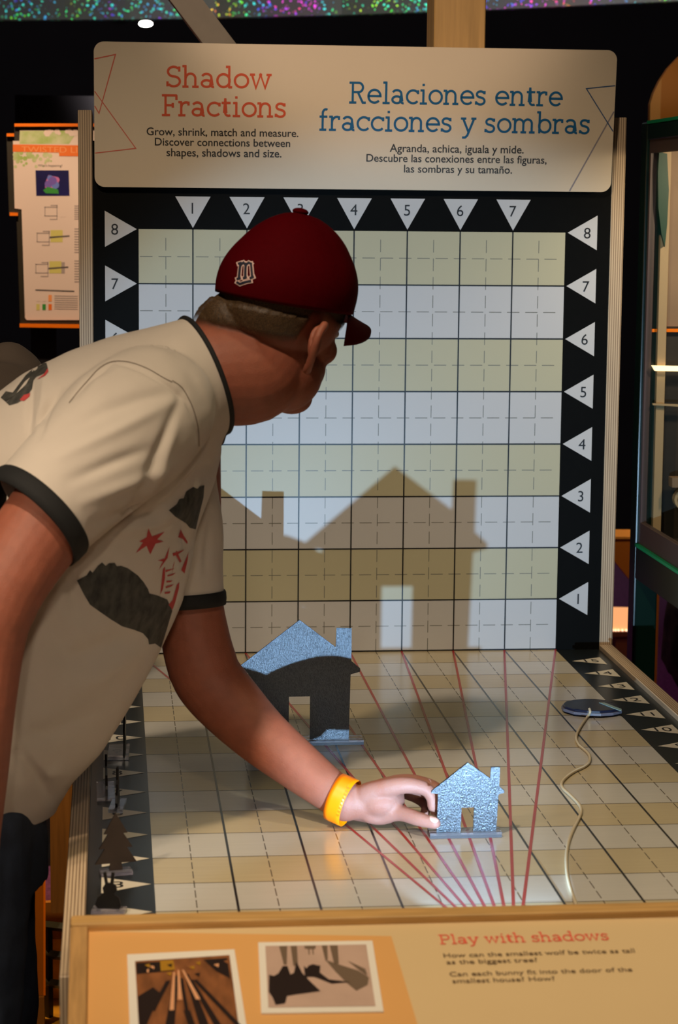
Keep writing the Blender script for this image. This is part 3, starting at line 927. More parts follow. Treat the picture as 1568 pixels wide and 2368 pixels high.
outer = flat(vp_, [(34, 286), (330, 286), (330, 757), (47, 757), (38, 497), (21, 497), (15, 312), (33, 312)])
bm = bmesh.new(); prism(bm, vp_, outer, -0.03, 0.0); link_mesh('frame', bm, 'frame_dark', po)
face = flat(vp_, [(46, 302), (322, 302), (322, 740), (62, 740), (58, 735), (50, 484), (34, 482), (30, 326), (45, 326)])
bm = bmesh.new(); prism(bm, vp_, face, 0.0005, 0.003); link_mesh('poster_face', bm, 'poster', po)
bm = bmesh.new()
for q in ([(34, 286), (330, 286), (330, 293), (34, 293)], [(16, 309), (33, 309), (33, 316), (16, 316)], [(23, 491), (42, 492), (42, 499), (23, 499)], [(46, 748), (330, 752), (330, 760), (46, 756)]):
    bm = bmesh.new(); prism(bm, vp_, flat(vp_, q), 0.0002, 0.014); link_mesh('orange_edge', bm, 'frame_orange', po)

bm = bmesh.new()
PMAT = ['p_green', 'p_orange', 'p_pale', 'p_blue', 'p_pink', 'p_lgreen', 'poster', 'p_grey', 'p_dark', 'p_yellow', 'p_violet', 'p_sky']
poly(bm, vp_, flat(vp_, [(46, 303), (180, 302), (160, 333), (45, 333)]), 0.0032, 0)
for i in range(46):
    cx_, cy_ = random.uniform(34, 120), 352 + abs(random.gauss(0, 18))
    r_ = random.uniform(3, 8) * max(.4, 1 - (cy_ - 352) / 70)
    poly(bm, vp_, flat(vp_, [(cx_ + r_ * math.cos(t * 1.05), cy_ + r_ * math.sin(t * 1.05)) for t in range(6)]), 0.0032 + i * 2e-6, 0)
for i in range(14):
    cx_, cy_ = random.uniform(90, 178), random.uniform(303, 310)
    r_ = random.uniform(3, 8)
    poly(bm, vp_, flat(vp_, [(cx_ + r_ * math.cos(t * 1.05), cy_ + r_ * math.sin(t * 1.05)) for t in range(6)]), 0.0035 + i * 2e-6, 6)
link_mesh('leaf_pattern', bm, PMAT, po)
bm = bmesh.new()
poly(bm, vp_, flat(vp_, [(30, 334), (322, 338), (322, 356), (30, 351)]), 0.0037, 1)
poly(bm, vp_, flat(vp_, [(136, 352), (322, 354), (322, 363), (137, 361)]), 0.0038, 1)
a_, c_ = vp_.uv(50, 350), vp_.uv(232, 354)
text_mesh(bm, 'TWISTED LIGHT', vp_, a_[0], a_[1] - .002, width=c_[0] - a_[0], height=14 * pxscale(P(100, 350, PG)), h=0.004, mi=2)
link_mesh('title_band', bm, PMAT, po)
bm = bmesh.new()
poly(bm, vp_, flat(vp_, [(82, 394), (159, 394), (161, 453), (84, 453)]), 0.0034, 3)
poly(bm, vp_, flat(vp_, [(106, 420), (112, 405), (135, 410), (136, 430), (120, 436), (104, 434)]), 0.0036, 4)
for (cx_, cy_, r_, mi_) in ((112, 426, 9, 10), (122, 418, 10, 10), (128, 428, 9, 11), (132, 416, 6, 4), (116, 412, 7, 11)):
    poly(bm, vp_, flat(vp_, [(cx_ + r_ * math.cos(t * .7), cy_ + r_ * math.sin(t * .7)) for t in range(9)]), 0.0037 + r_ * 1e-6, mi_)
poly(bm, vp_, flat(vp_, [(100, 440), (110, 432), (134, 438), (136, 448), (106, 447)]), 0.0038, 5)
link_mesh('poster_photo', bm, PMAT, po)
bm = bmesh.new()
text_mesh(bm, "What's happening?", vp_, *vp_.uv(88, 385), width=vp_.uv(144, 385)[0] - vp_.uv(88, 385)[0], h=0.0036, mi=8)
link_mesh('caption', bm, PMAT, po)
bm = bmesh.new()
for (x, y) in ((103, 470), (85, 530), (82, 602)):
    bm = bmesh.new()
    for (a0, a1, b0, b1) in ((0, 30, 8, 10), (0, 30, 28, 30), (0, 2, 8, 30), (28, 30, 4, 36), (14, 30, 4, 6), (12, 30, 36, 38)):
        poly(bm, vp_, flat(vp_, [(x + a0, y + b0), (x + a1, y + b0), (x + a1, y + b1), (x + a0, y + b1)]), 0.0036, 7)
    if y > 480:
        poly(bm, vp_, flat(vp_, [(x + 32, y + 2), (x + 60, y + 2), (x + 60, y + 30), (x + 32, y + 30)]), 0.0034, 9)
        poly(bm, vp_, flat(vp_, [(x + 30, y + 17), (x + 76, y + 14), (x + 76, y + 17), (x + 30, y + 21)]), 0.0037, 8)
    else:
        poly(bm, vp_, flat(vp_, [(x + 36, y + 4), (x + 50, y + 4), (x + 50, y + 32), (x + 36, y + 32)]), 0.0034, 6)
    if y > 600:
        poly(bm, vp_, flat(vp_, [(x + 60, y + 4), (x + 68, y + 4), (x + 68, y + 30), (x + 60, y + 30)]), 0.0035, 7)
    link_mesh('diagram', bm, PMAT, po)
bm = bmesh.new()
for y in list(range(475, 510, 5)) + [-1] + list(range(528, 585, 6)) + [-1] + list(range(602, 655, 6)):
    if y < 0:
        link_mesh('text_column', bm, PMAT, po); bm = bmesh.new(); continue
    poly(bm, vp_, flat(vp_, [(172, y), (186, y), (186, y + 2.5), (172, y + 2.5)]), 0.0036, 7)
link_mesh('text_column', bm, PMAT, po)
bm = bmesh.new()
poly(bm, vp_, flat(vp_, [(82, 669), (172, 672), (172, 675), (82, 672)]), 0.0036, 8)
for k, mi in ((0, 9), (1, 5), (2, 1)):
    x = 84 + k * 14
    poly(bm, vp_, flat(vp_, [(x, 703), (x + 8, 703), (x + 8, 717), (x, 717)]), 0.0036, mi)
    poly(bm, vp_, flat(vp_, [(x, 682), (x + 8, 682), (x + 8, 697), (x, 697)]), 0.0036, 2 if mi == 1 else 6)
for y in range(683, 715, 5):
    poly(bm, vp_, flat(vp_, [(126, y), (180, y + 1), (180, y + 3), (126, y + 2)]), 0.0036, 7)
link_mesh('colour_key', bm, PMAT, po)
bm = bmesh.new(); q0 = P(100, 740, PG + .5)
box(bm, (q0.x - .03, q0.y, 0), (q0.x + .03, q0.y + .05, q0.z + .3)); link_mesh('stand_post', bm, 'lamp_black', po)
bm = bmesh.new(); box(bm, (q0.x - .2, q0.y - .12, 0), (q0.x + .2, q0.y + .17, .02)); link_mesh('foot', bm, 'lamp_black', po)

# dark projecting housing above the poster
q0, q1 = P(30, 215, 16), P(250, 420, 16)
bm = bmesh.new(); box(bm, (q0.x, 1.7, q1.z), (q1.x, 1.9, q0.z))
box(bm, (q0.x + .3, 1.72, 0), (q0.x + .36, 1.78, q1.z))
M['dark_box'] = mat('dark_cabinet', rgb(24, 20, 28), 0.7)
tag(link_mesh('dark_screen', bm, 'dark_box'), 'dark flat screen on a thin pole above and behind the lit poster stand', 'screen')

# display case on the right
CG = 2.0
M['case_green'] = mat('green_metal', rgb(3, 34, 24), 0.3, noise_amt=0.15, noise_scale=20)
M['case_bright'] = mat('green_lip', rgb(0, 150, 96), 0.35)
M['case_brown'] = mat('brown_gasket', rgb(70, 54, 52), 0.5)
M['glass'] = bpy.data.materials.new('case_glass'); M['glass'].use_nodes = True
nt = M['glass'].node_tree; nt.nodes.remove(nt.nodes['Principled BSDF'])
tr = nt.nodes.new('ShaderNodeBsdfTransparent'); tr.inputs[0].default_value = (0.9, 0.93, 0.91, 1)
gl = nt.nodes.new('ShaderNodeBsdfGlossy'); gl.inputs['Roughness'].default_value = 0.03
mx = nt.nodes.new('ShaderNodeMixShader'); mx.inputs[0].default_value = 0.08
nt.links.new(tr.outputs[0], mx.inputs[1]); nt.links.new(gl.outputs[0], mx.inputs[2]); nt.links.new(mx.outputs[0], nt.nodes['Material Output'].inputs[0])
cA = P(1494, 284, CG); cB = P(1462, 1250, CG)
cx0 = P(1452, 1400, CG).x
case = thing('display_case', Vector((cx0 + .3, CG * U - .3, 0)), 'tall green metal display case with glass sides to the right of the board', 'display case')
zt, zb = cA.z, cB.z
DY = 0.85; DX = 0.8
y1_ = CG * U
w1 = 0.03; w2 = 0.048
def post(x, y, name='post'):
    bm = bmesh.new(); box(bm, (x, y - w2, 0), (x + w2, y, zt)); bevel(bm, 0.003, 2)
    link_mesh(name, bm, 'case_green', case)
for x in (cx0, cx0 + DX - w2):
    for y in (y1_, y1_ - DY + w2):
        post(x, y)
for z, hgt, nm in ((zb, -.07, 'lower_rail'), (zt, -.035, 'upper_rail')):
    for (x0_, x1_, y0_, y1q) in ((cx0 + .001, cx0 + w1, y1_ - DY + w2, y1_ - w2), (cx0 + w2, cx0 + DX - w2, y1_ - w1, y1_ - .001), (cx0 + DX - w1, cx0 + DX - .001, y1_ - DY + w2, y1_ - w2), (cx0 + w2, cx0 + DX - w2, y1_ - DY + .001, y1_ - DY + w1)):
        bm = bmesh.new(); box(bm, (x0_, y0_, z + hgt), (x1_, y1q, z - .004)); bevel(bm, 0.002, 1)
        link_mesh(nm, bm, 'case_green', case)
        bm = bmesh.new(); box(bm, (x0_ - .002, y0_, z - .004), (x1_, y1q, z + .002)); o = link_mesh('rail_lip', bm, 'case_bright', case)
bm = bmesh.new(); prism(bm, Plane((cx0 + .012, y1_ - w2, 0), (0, -1, 0), (0, 0, 1)), [(0, zb + .002), (DY - 2 * w2, zb + .002), (DY - 2 * w2, zt - .035), (0, zt - .035)], -.006, .006,
                        holes=[[(.012, zb + .045), (.012, zt - .06), (DY - 2 * w2 - .012, zt - .06), (DY - 2 * w2 - .012, zb + .045)]])
link_mesh('gasket', bm, 'case_brown', case)
bm = bmesh.new(); box(bm, (cx0 + .009, y1_ - DY + w2 + .012, zb + .045), (cx0 + .014, y1_ - w2 - .012, zt - .06))
link_mesh('glass_pane', bm, 'glass', case)
bm = bmesh.new(); box(bm, (cx0 + w2, y1_ - DY + .01, zb + .01), (cx0 + DX - w2, y1_ - DY + .015, zt - .036))
link_mesh('glass_pane', bm, 'glass', case)
M['case_beige'] = mat('case_backdrop', rgb(150, 122, 98), 0.6, noise_amt=0.25, noise_scale=5)
M['case_dark'] = mat('case_dark_back', rgb(40, 32, 26), 0.6, noise_amt=0.5, noise_scale=14)
M['case_pale'] = mat('case_pale_post', rgb(176, 150, 116), 0.5)
M['case_teal'] = mat('case_teal', rgb(14, 64, 52), 0.4)
M['tube_glow'] = mat('tube_glow', (1, 0.72, 0.4, 1), 0.4, emit=2.2)
ya = y1_ - w1 - .004
zmid = P(1540, 752, CG).z
bm = bmesh.new(); box(bm, (cx0 + w2, ya - .008, zmid), (cx0 + DX - w2, ya, zt - .037)); link_mesh('upper_backdrop', bm, 'case_beige', case)
bm = bmesh.new(); box(bm, (cx0 + w2, ya - .008, zb), (cx0 + DX - w2, ya, zmid)); link_mesh('lower_backdrop', bm, 'case_dark', case)
pc = Plane((0, ya - .008, 0), (1, 0, 0), (0, 0, 1))
bm = bmesh.new(); prism(bm, pc, flat(pc, [(1527, 352), (1547, 348), (1522, 1236), (1504, 1232)]), .0005, .02); link_mesh('inner_post', bm, 'case_pale', case)
bm = bmesh.new(); prism(bm, pc, flat(pc, [(1516, 352), (1534, 356), (1538, 440), (1534, 520), (1529, 570), (1521, 540), (1514, 480), (1513, 400)]), .0006, .03); link_mesh('green_blade', bm, 'case_teal', case)
bm = bmesh.new(); prism(bm, pc, flat(pc, [(1500, 760), (1568, 760), (1620, 760), (1620, 767), (1500, 767)]), .0006, .012); link_mesh('orange_strip', bm, 'frame_orange', case)
bm = bmesh.new(); prism(bm, pc, flat(pc, [(1500, 843), (1640, 846), (1640, 857), (1507, 855)]), .021, .032); link_mesh('light_tube', bm, 'tube_glow', case)
bm = bmesh.new(); prism(bm, pc, flat(pc, [(1502, 930), (1640, 936), (1640, 942), (1502, 934)]), .021, .028); link_mesh('wire', bm, 'case_pale', case)
bm = bmesh.new(); prism(bm, pc, flat(pc, [(1540, 1098), (1640, 1098), (1640, 1120), (1540, 1120)]), .021, .05); link_mesh('shelf_block', bm, 'case_beige', case)
bm = bmesh.new(); prism(bm, pc, flat(pc, [(1578 + 30 * math.cos(t * .35), 1150 + 26 * math.sin(t * .35)) for t in range(18)]), .021, .04, holes=[flat(pc, [(1578 + 23 * math.cos(t * .35), 1150 + 19 * math.sin(t * .35)) for t in range(18)])]); link_mesh('ring', bm, 'case_pale', case)
bm = bmesh.new(); box(bm, (cx0 + w2, y1_ - DY + w2, zb + .003), (cx0 + DX - w2, ya - .009, zb + .011)); link_mesh('case_floor', bm, 'case_dark', case)

# ochre panel behind the case top
vo = vplane(9)
M['ochre'] = mat('ochre_board', rgb(168, 108, 28), 0.5, noise_amt=0.12, noise_scale=6)
pts = [(1503, 330), (1504, 240), (1512, 215), (1525, 188), (1545, 158), (1570, 132), (1610, 104), (1660, 90), (1720, 90), (1720, 330)]
bm = bmesh.new(); prism(bm, vo, flat(vo, pts), -.02, 0)
w_ = P(1560, 300, 9)
box(bm, (w_.x + .1, w_.y + .001, 0), (w_.x + .16, w_.y + .018, w_.z))
tag(link_mesh('rounded_panel', bm, 'ochre'), 'ochre panel with a rounded corner rising behind the green display case', 'panel')
# orange bracket table and lit screen further back
vb = vplane(11)
M['bracket'] = mat('orange_plywood', rgb(206, 128, 24), 0.45, noise_amt=0.12, noise_scale=8)
M['bracket_top'] = mat('orange_lip', rgb(255, 186, 62), 0.4)
bt = thing('orange_stand', Vector((P(1436, 1250, 11).x, 1.15, 0)), 'orange plywood stand with a cut-off lower corner, seen between board and display case', 'stand')
bm = bmesh.new(); prism(bm, vb, flat(vb, [(1415, 1246), (1520, 1246), (1520, 1400), (1480, 1368), (1452, 1335), (1415, 1290)]), -.03, 0); link_mesh('side_board', bm, 'bracket', bt)
bm = bmesh.new(); prism(bm, vb, flat(vb, [(1414, 1241), (1520, 1241), (1520, 1246), (1414, 1246)]), -.12, .002); link_mesh('top_board', bm, 'bracket_top', bt)
w_ = P(1500, 1300, 11); bm = bmesh.new(); box(bm, (w_.x - .02, w_.y + .002, 0), (w_.x + .03, w_.y + .028, w_.z - .05)); link_mesh('leg', bm, 'bracket', bt)
vs_ = vplane(20)
sc_ = thing('lit_screen', Vector((P(1428, 1430, 20).x, 2.0, 0)), 'small glowing orange panel on a brown stand low behind the board', 'screen')
M['glow_panel'] = mat('glowing_panel', (1.0, 0.45, 0.18, 1), 0.5, emit=0.9)
M['glow_dots'] = mat('glowing_dots', (1.0, 0.7, 0.45, 1), 0.5, emit=1.6)
M['brown_box'] = mat('brown_box', rgb(120, 66, 24), 0.6)
bm = bmesh.new(); prism(bm, vs_, flat(vs_, [(1396, 1405), (1500, 1407), (1500, 1459), (1396, 1458)]), -.012, 0); link_mesh('panel', bm, 'glow_panel', sc_)
bm = bmesh.new()
for x in (1398, 1407, 1416, 1423, 1430, 1439, 1448):
    prism(bm, vs_, flat(vs_, [(x - 2, 1455), (x + 2, 1455), (x + 2, 1459), (x - 2, 1459)]), .001, .006)
link_mesh('lamp_row', bm, 'glow_dots', sc_)
a_, c_ = P(1396, 1460, 20), P(1500, 1470, 20)
bm = bmesh.new(); box(bm, (a_.x, 1.99, c_.z), (c_.x, 2.2, a_.z)); link_mesh('ledge', bm, 'brown_box', sc_)
a_ = P(1424, 1472, 20); bm = bmesh.new(); box(bm, (a_.x, 2.0, 0), (c_.x, 2.15, c_.z - .0005)); link_mesh('pedestal', bm, 'brown_box', sc_)

# orange acrylic sheet and black-framed cart low on the left
vl = vplane(4.5)
M['acryl_orange'] = mat('orange_acrylic', rgb(176, 96, 12), 0.25)
M['black_metal'] = mat('black_metal', rgb(20, 21, 16), 0.45)
M['yellow_wood'] = mat('yellow_floorboard', rgb(206, 150, 36), 0.5, noise_amt=0.35, noise_scale=5, stretch=(2, 20, 8))
M['brown_wood'] = mat('brown_board', rgb(150, 96, 30), 0.5, noise_amt=0.25, noise_scale=8)
CY = 0.0
cart = thing('low_cart', Vector((P(60, 2250, CY).x, .05, 0)), 'low black framed cart with brown and yellow boards left of the table', 'cart')
a_, c_ = P(-190, 2126, CY), P(176, 2126, CY)
def bar(p0, p1, w=.014):
    bm = bmesh.new(); tube(bm, [p0, p1], w, 4); return bm
zr = [P(120, y, CY).z for y in (2124, 2190, 2256)]
for z in zr:
    link_mesh('rail', bar(Vector((a_.x, CY, z + .022)), Vector((c_.x, CY - .04, z - .008)), .009), 'black_metal', cart)
for px_ in (-60, 112, 172):
    w_ = P(px_, 2180, CY - .3)
    link_mesh('upright', bar(Vector((w_.x, w_.y, 0.004)), Vector((w_.x, w_.y, zr[0])), .008), 'black_metal', cart)
bm = bmesh.new(); box(bm, (a_.x, .06, zr[1] - .004), (c_.x, .075, zr[0] + .012)); link_mesh('back_board', bm, 'brown_wood', cart)
bm = bmesh.new(); box(bm, (a_.x, .06, .062), (c_.x, .075, zr[1] - .005)); link_mesh('back_board', bm, 'yellow_wood', cart)
bm = bmesh.new(); box(bm, (a_.x, -.12, .04), (c_.x, .16, .06)); link_mesh('deck', bm, 'yellow_wood', cart)
bm = bmesh.new(); box(bm, (a_.x + .05, -.08, 0), (c_.x - .05, .12, .04)); link_mesh('plinth', bm, 'brown_wood', cart)
vs2 = vplane(-0.7)
bm = bmesh.new(); prism(bm, vs2, [vs2.uv(-90, 2007), vs2.uv(103, 2007), vs2.uv(103, 2300), vs2.uv(-90, 2300)], -.004, .004)
for f_ in bm.faces: pass
sh = thing('acrylic_sheet', Vector((P(20, 2300, -.7).x, -.07, .06)), 'upright orange acrylic sheet on a slanted foot beside the man, left of the table', 'sheet')
link_mesh('sheet', bm, 'acryl_orange', sh)
bm = bmesh.new()
e = [vs2.uv(q[0], q[1]) for q in ((-90, 2008), (103, 2008), (103, 2300))]
stroke(bm, vs2, e, .004, .0045); link_mesh('bright_edge', bm, 'frame_orange', sh)
w_ = P(103, 2300, -.7); v_ = P(20, 2300, -.7)
bm = bmesh.new(); box(bm, (v_.x - .15, -.085, 0.0605), (w_.x, -.055, w_.z - .0005)); link_mesh('foot', bm, 'brown_wood', sh)

# dark mottled rucksack low on the right
M['mottle'] = mat('mottled_cloth', rgb(74, 70, 58), 0.9, noise_amt=0.9, noise_scale=28)
q = P(1668, 1500, 6)
bag = thing('rucksack', Vector((q.x, q.y, 0)), 'dark mottled rucksack on a grey stool under the display case', 'bag')
bm = bmesh.new(); bmesh.ops.create_icosphere(bm, subdivisions=4, radius=1)
for v in bm.verts:
    c = v.co.copy()
    k = 1 + .10 * noise.noise(c * 2.3) + .05 * noise.noise(c * 6)
    v.co = Vector((q.x + c.x * .13 * k, q.y + c.y * .11 * k, q.z + .03 + (abs(c.z) ** .8) * math.copysign(1, c.z) * .155 * k))
link_mesh('body', bm, 'mottle', bag, True)
bm = bmesh.new(); s0 = P(1560, 1590, 6)
tube(bm, catmull([s0 + Vector((0, -.1, -.05)), s0 + Vector((.02, -.13, .0)), s0 + Vector((.07, -.14, .03)), s0 + Vector((.16, -.12, .10))], 6), .012)
M['pale_strap'] = mat('grey_strap', rgb(120, 112, 96), 0.7); link_mesh('strap', bm, 'pale_strap', bag, True)
st_ = thing('stool', Vector((q.x, q.y, 0)), 'grey stool under the dark mottled rucksack', 'stool')
zs = q.z - .165
M['stool_grey'] = mat('grey_stool', rgb(92, 88, 78), 0.6)
bm = bmesh.new(); bmesh.ops.create_cone(bm, cap_ends=True, segments=32, radius1=.15, radius2=.15, depth=.03, matrix=Matrix.Translation((q.x, q.y, zs - .015))); bevel(bm, .004, 2)
link_mesh('seat', bm, 'stool_grey', st_)
for sx_ in (-.09, .09):
    for sy_ in (-.09, .09):
        bm = bmesh.new(); tube(bm, [(q.x + sx_, q.y + sy_, zs - .03), (q.x + sx_ * 1.25, q.y + sy_ * 1.25, 0.001)], .011, 10)
        link_mesh('leg', bm, 'stool_grey', st_, True)

# ------------------------------------------------------------------ the man reaching over the table
M['skin'] = mat('skin', rgb(154, 88, 66), 0.6, noise_amt=0.16, noise_scale=60, bump=0.25, bump_scale=500, sss=0.25)
M['shirt'] = mat('shirt_cotton', rgb(198, 186, 173), 0.85, noise_amt=0.05, noise_scale=25, bump=0.25, bump_scale=1200, sheen=0.2)
M['rib_black'] = mat('black_ribbing', rgb(12, 12, 13), 0.8, bump=0.3, bump_scale=900)
M['print_black'] = mat('shirt_print_black', rgb(36, 36, 34), 0.75, col2=rgb(74, 72, 66), noise_scale=110, stretch=(1, 1, .45))
M['print_red'] = mat('shirt_print_red', rgb(186, 62, 62), 0.75, noise_amt=0.2, noise_scale=80)
M['denim'] = mat('dark_denim', rgb(34, 44, 62), 0.85, noise_amt=0.35, noise_scale=45, bump=0.4, bump_scale=800)
M['cap_red'] = mat('red_cap_cloth', rgb(74, 0, 6), 0.75, spec=0.04, noise_amt=0.12, noise_scale=200, bump=0.2, bump_scale=1500)
M['cap_navy'] = mat('emblem_navy', rgb(18, 22, 44), 0.7)
M['cap_white'] = mat('emblem_white', rgb(226, 190, 180), 0.7)
M['band'] = mat('orange_band', rgb(255, 138, 0), 0.4)
M['band_print'] = mat('band_print', rgb(226, 120, 4), 0.45)
M['nail'] = mat('thumb_nail', rgb(206, 164, 154), 0.25)
M['eye_white'] = mat('eye_white', rgb(230, 225, 220), 0.3)
M['shoe'] = mat('grey_shoe', rgb(70, 70, 74), 0.6)


def limb(bm, stations, n=20, sub=5):
    """tapering rounded limb; stations are (point, radius)"""
    c = catmull([p for p, r in stations], sub)
    rs = [v.x for v in catmull([Vector((r, 0, 0)) for p, r in stations], sub)]
    d0 = (c[0] - c[1]).normalized(); d1 = (c[-1] - c[-2]).normalized()
    pts, rad = [], []
    for k in range(5):
        a = math.pi / 2 * k / 5
        pts.append(c[0] + d0 * rs[0] * math.cos(a)); rad.append(max(1e-4, rs[0] * math.sin(a)) if k else rs[0] * .05)
    pts += c; rad += rs
    for k in range(4, -1, -1):
        a = math.pi / 2 * k / 5
        pts.append(c[-1] + d1 * rs[-1] * math.cos(a)); rad.append(max(1e-4, rs[-1] * math.sin(a)) if k else rs[-1] * .05)
    tube(bm, pts, rad, n)


def pxlimb(bm, st, n=20):
    """stations as (px, py, gy, radius in pixels)"""
    out = []
    for px, py, gy, r in st:
        p = P(px, py, gy)
        out.append((p, r * pxscale(p)))
    limb(bm, out, n)


def loft(bm, rings, n=40, e=1.0):
    """closed tube through rings of (centre, half-axis a, half-axis b)"""
    R = []
    for c, a, b_ in rings:
        vs = []
        for k in range(n):
            t = 2 * math.pi * k / n
            ca, sa = math.cos(t), math.sin(t)
            ca = math.copysign(abs(ca) ** e, ca); sa = math.copysign(abs(sa) ** e, sa)
            vs.append(bm.verts.new(c + a * ca + b_ * sa))
        R.append(vs)
    for i in range(len(R) - 1):
        for k in range(n):
            bm.faces.new((R[i][k], R[i][(k + 1) % n], R[i + 1][(k + 1) % n], R[i + 1][k]))
    bm.faces.new(R[0][::-1]); bm.faces.new(R[-1])


def ellipsoid(bm, Mx, c, r, sub=4):
    bmesh.ops.create_icosphere(bm, subdivisions=sub, radius=1, matrix=Mx @ Matrix.Translation(c) @ Matrix.Diagonal((r[0], r[1], r[2], 1)))


def remesh(bm, voxel, smooth, factor=0.5):
    bmesh.ops.recalc_face_normals(bm, faces=list(bm.faces))
    me = bpy.data.meshes.new('tmp'); bm.to_mesh(me); bm.free()
    ob = bpy.data.objects.new('tmp', me); COL.objects.link(ob)
    md = ob.modifiers.new('r', 'REMESH'); md.mode = 'VOXEL'; md.voxel_size = voxel; md.adaptivity = 0
    if smooth:
        s = ob.modifiers.new('s', 'SMOOTH'); s.iterations = smooth; s.factor = factor
    dg = bpy.context.evaluated_depsgraph_get()
    out = bpy.data.meshes.new_from_object(ob.evaluated_get(dg))
    bpy.data.objects.remove(ob); bpy.data.meshes.remove(me)
    b2 = bmesh.new(); b2.from_mesh(out); bpy.data.meshes.remove(out)
    return b2


# head frame: x forward, y to his left, z up, unit = one grid square
az = math.radians(50)
_rot = Matrix.Rotation(math.radians(9.5), 3, 'Y')
HF = _rot @ Vector((math.cos(az), math.sin(az), 0))
HR = _rot @ Vector((math.sin(az), -math.cos(az), 0))
HU = HR.cross(HF)
HO = P(648, 757, -11.6)
HM = Matrix(((HF.x * U, -HR.x * U, HU.x * U, HO.x), (HF.y * U, -HR.y * U, HU.y * U, HO.y), (HF.z * U, -HR.z * U, HU.z * U, HO.z), (0, 0, 0, 1)))
HMI = HM.inverted()

GC = -12.0                      # depth of the body's middle
LAT = Vector((-0.22, -0.975, 0)).normalized() * U


def tring(B, F, w, gy=GC, s=1.0, lat=None):
    b0, f0 = P(B[0], B[1], gy), P(F[0], F[1], gy)
    return ((b0 + f0) / 2, (f0 - b0) / 2 * s, (lat if lat is not None else LAT * w) * s)


NC = P(473, 867, GC)
NA = (P(521, 990, GC) - P(425, 744, GC)) / 2 * 1.05
NB = P(509, 858, GC - 0.84) - NC
_nn = NA.cross(NB).normalized()
_nn = _nn if _nn.x > 0 else -_nn
TORSO = [
    (NC + _nn * .028, NA * .98, NB * .98),
    (NC, NA, NB),
    tring((345, 757), (505, 1060), 1.3),
    tring((255, 778), (488, 1130), 1.72),
    tring((160, 812), (465, 1190), 1.80),
    tring((60, 860), (448, 1240), 1.72),
    tring((-40, 935), (440, 1310), 1.62),
    tring((-130, 1050), (418, 1400), 1.56),
    tring((-200, 1190), (372, 1500), 1.56),
    tring((-245, 1350), (310, 1620), 1.6),
    tring((-270, 1490), (235, 1740), 1.68),
    tring((-280, 1600), (165, 1815), 1.74),
    tring((-284, 1698), (122, 1884), 1.76),
    tring((-285, 1790), (95, 1985), 1.76),
]

# --- body: one continuous skin
bm = bmesh.new()
ellipsoid(bm, HM, (0, 0, .38), (.97, .76, .92))
ellipsoid(bm, HM, (.10, 0, -.60), (.66, .60, .55))
ellipsoid(bm, HM, (.50, 0, -.92), (.30, .32, .24), 3)          # chin
ellipsoid(bm, HM, (.44, 0, -.14), (.42, .56, .55), 3)
ellipsoid(bm, HM, (.36, 0, -.5), (.44, .53, .42), 3)            # face
ellipsoid(bm, HM, (.76, 0, .14), (.18, .46, .13), 3)            # brow
ellipsoid(bm, HM, (.93, 0, -.22), (.16, .13, .12), 3)           # nose tip
limb(bm, [(HM @ Vector((.86, 0, .1)), .010), (HM @ Vector((.96, 0, -.18)), .013)], 12)
for s in (-1, 1):
    ellipsoid(bm, HM, (.93, .11 * s, -.26), (.10, .09, .08), 2)
    ellipsoid(bm, HM, (.58, .34 * s, -.22), (.22, .2, .2), 3)  # cheekbone
for u_ in (-.50, -.60):
    limb(bm, [(HM @ Vector((.78, -.24, u_)), .004), (HM @ Vector((.90, 0, u_ + .01)), .0075), (HM @ Vector((.78, .24, u_)), .004)], 10)
for s in (-1, 1):                                                # ears
    q = [(-.22, .70, -.08), (-.18, .80, .10), (-.30, .90, .16), (-.42, .93, .06), (-.45, .91, -.11), (-.39, .85, -.29), (-.30, .76, -.43), (-.22, .69, -.47)]
    limb(bm, [(HM @ Vector((a, b_ * s, c)), .0058) for a, b_, c in q], 10, 4)
    ellipsoid(bm, HM, (-.29, .79 * s, -.09), (.13, .065, .23), 3)
    ellipsoid(bm, HM, (-.26, .735 * s, -.43), (.085, .05, .10), 2)
pxlimb(bm, [(430, 895, -11.95, 108), (490, 866, -11.9, 119), (580, 856, -11.75, 124), (630, 815, -11.65, 100)], 28)
pxlimb(bm, [(560, 758, -11.65, 88), (534, 782, -11.7, 92), (540, 815, -11.75, 95)], 24)   # nape
pxlimb(bm, [(610, 740, -11.6, 105), (545, 785, -11.7, 96)], 24)
loft(bm, [(c, a * .86, b_ * .86) for c, a, b_ in TORSO[1:-1]])
ellipsoid(bm, Matrix.Translation(P(548, 748, -11.8)), (0, 0, 0), (.045, .045, .045), 3)
# right arm hanging
pxlimb(bm, [(330, 955, -13.3, 105), (215, 1080, -13.8, 108), (95, 1225, -14.2, 104), (20, 1340, -14.5, 96), (-18, 1430, -14.6, 90)], 24)
pxlimb(bm, [(-18, 1425, -14.6, 90), (-32, 1520, -14.6, 84), (-44, 1650, -14.6, 78), (-48, 1800, -14.5, 66), (-48, 1930, -14.4, 50), (-48, 1985, -14.4, 46)], 24)
# left arm: shoulder, elbow, wrist
pxlimb(bm, [(425, 985, -10.3, 85), (432, 1180, -10.3, 80), (440, 1370, -10.35, 74), (453, 1480, -10.4, 80), (470, 1545, -10.45, 82)], 24)
pxlimb(bm, [(455, 1520, -10.4, 72), (478, 1565, -10.45, 80), (525, 1622, -10.6, 78), (600, 1698, -10.95, 68), (690, 1772, -11.35, 58), (760, 1826, -11.65, 50), (800, 1852, -11.8, 48)], 24)
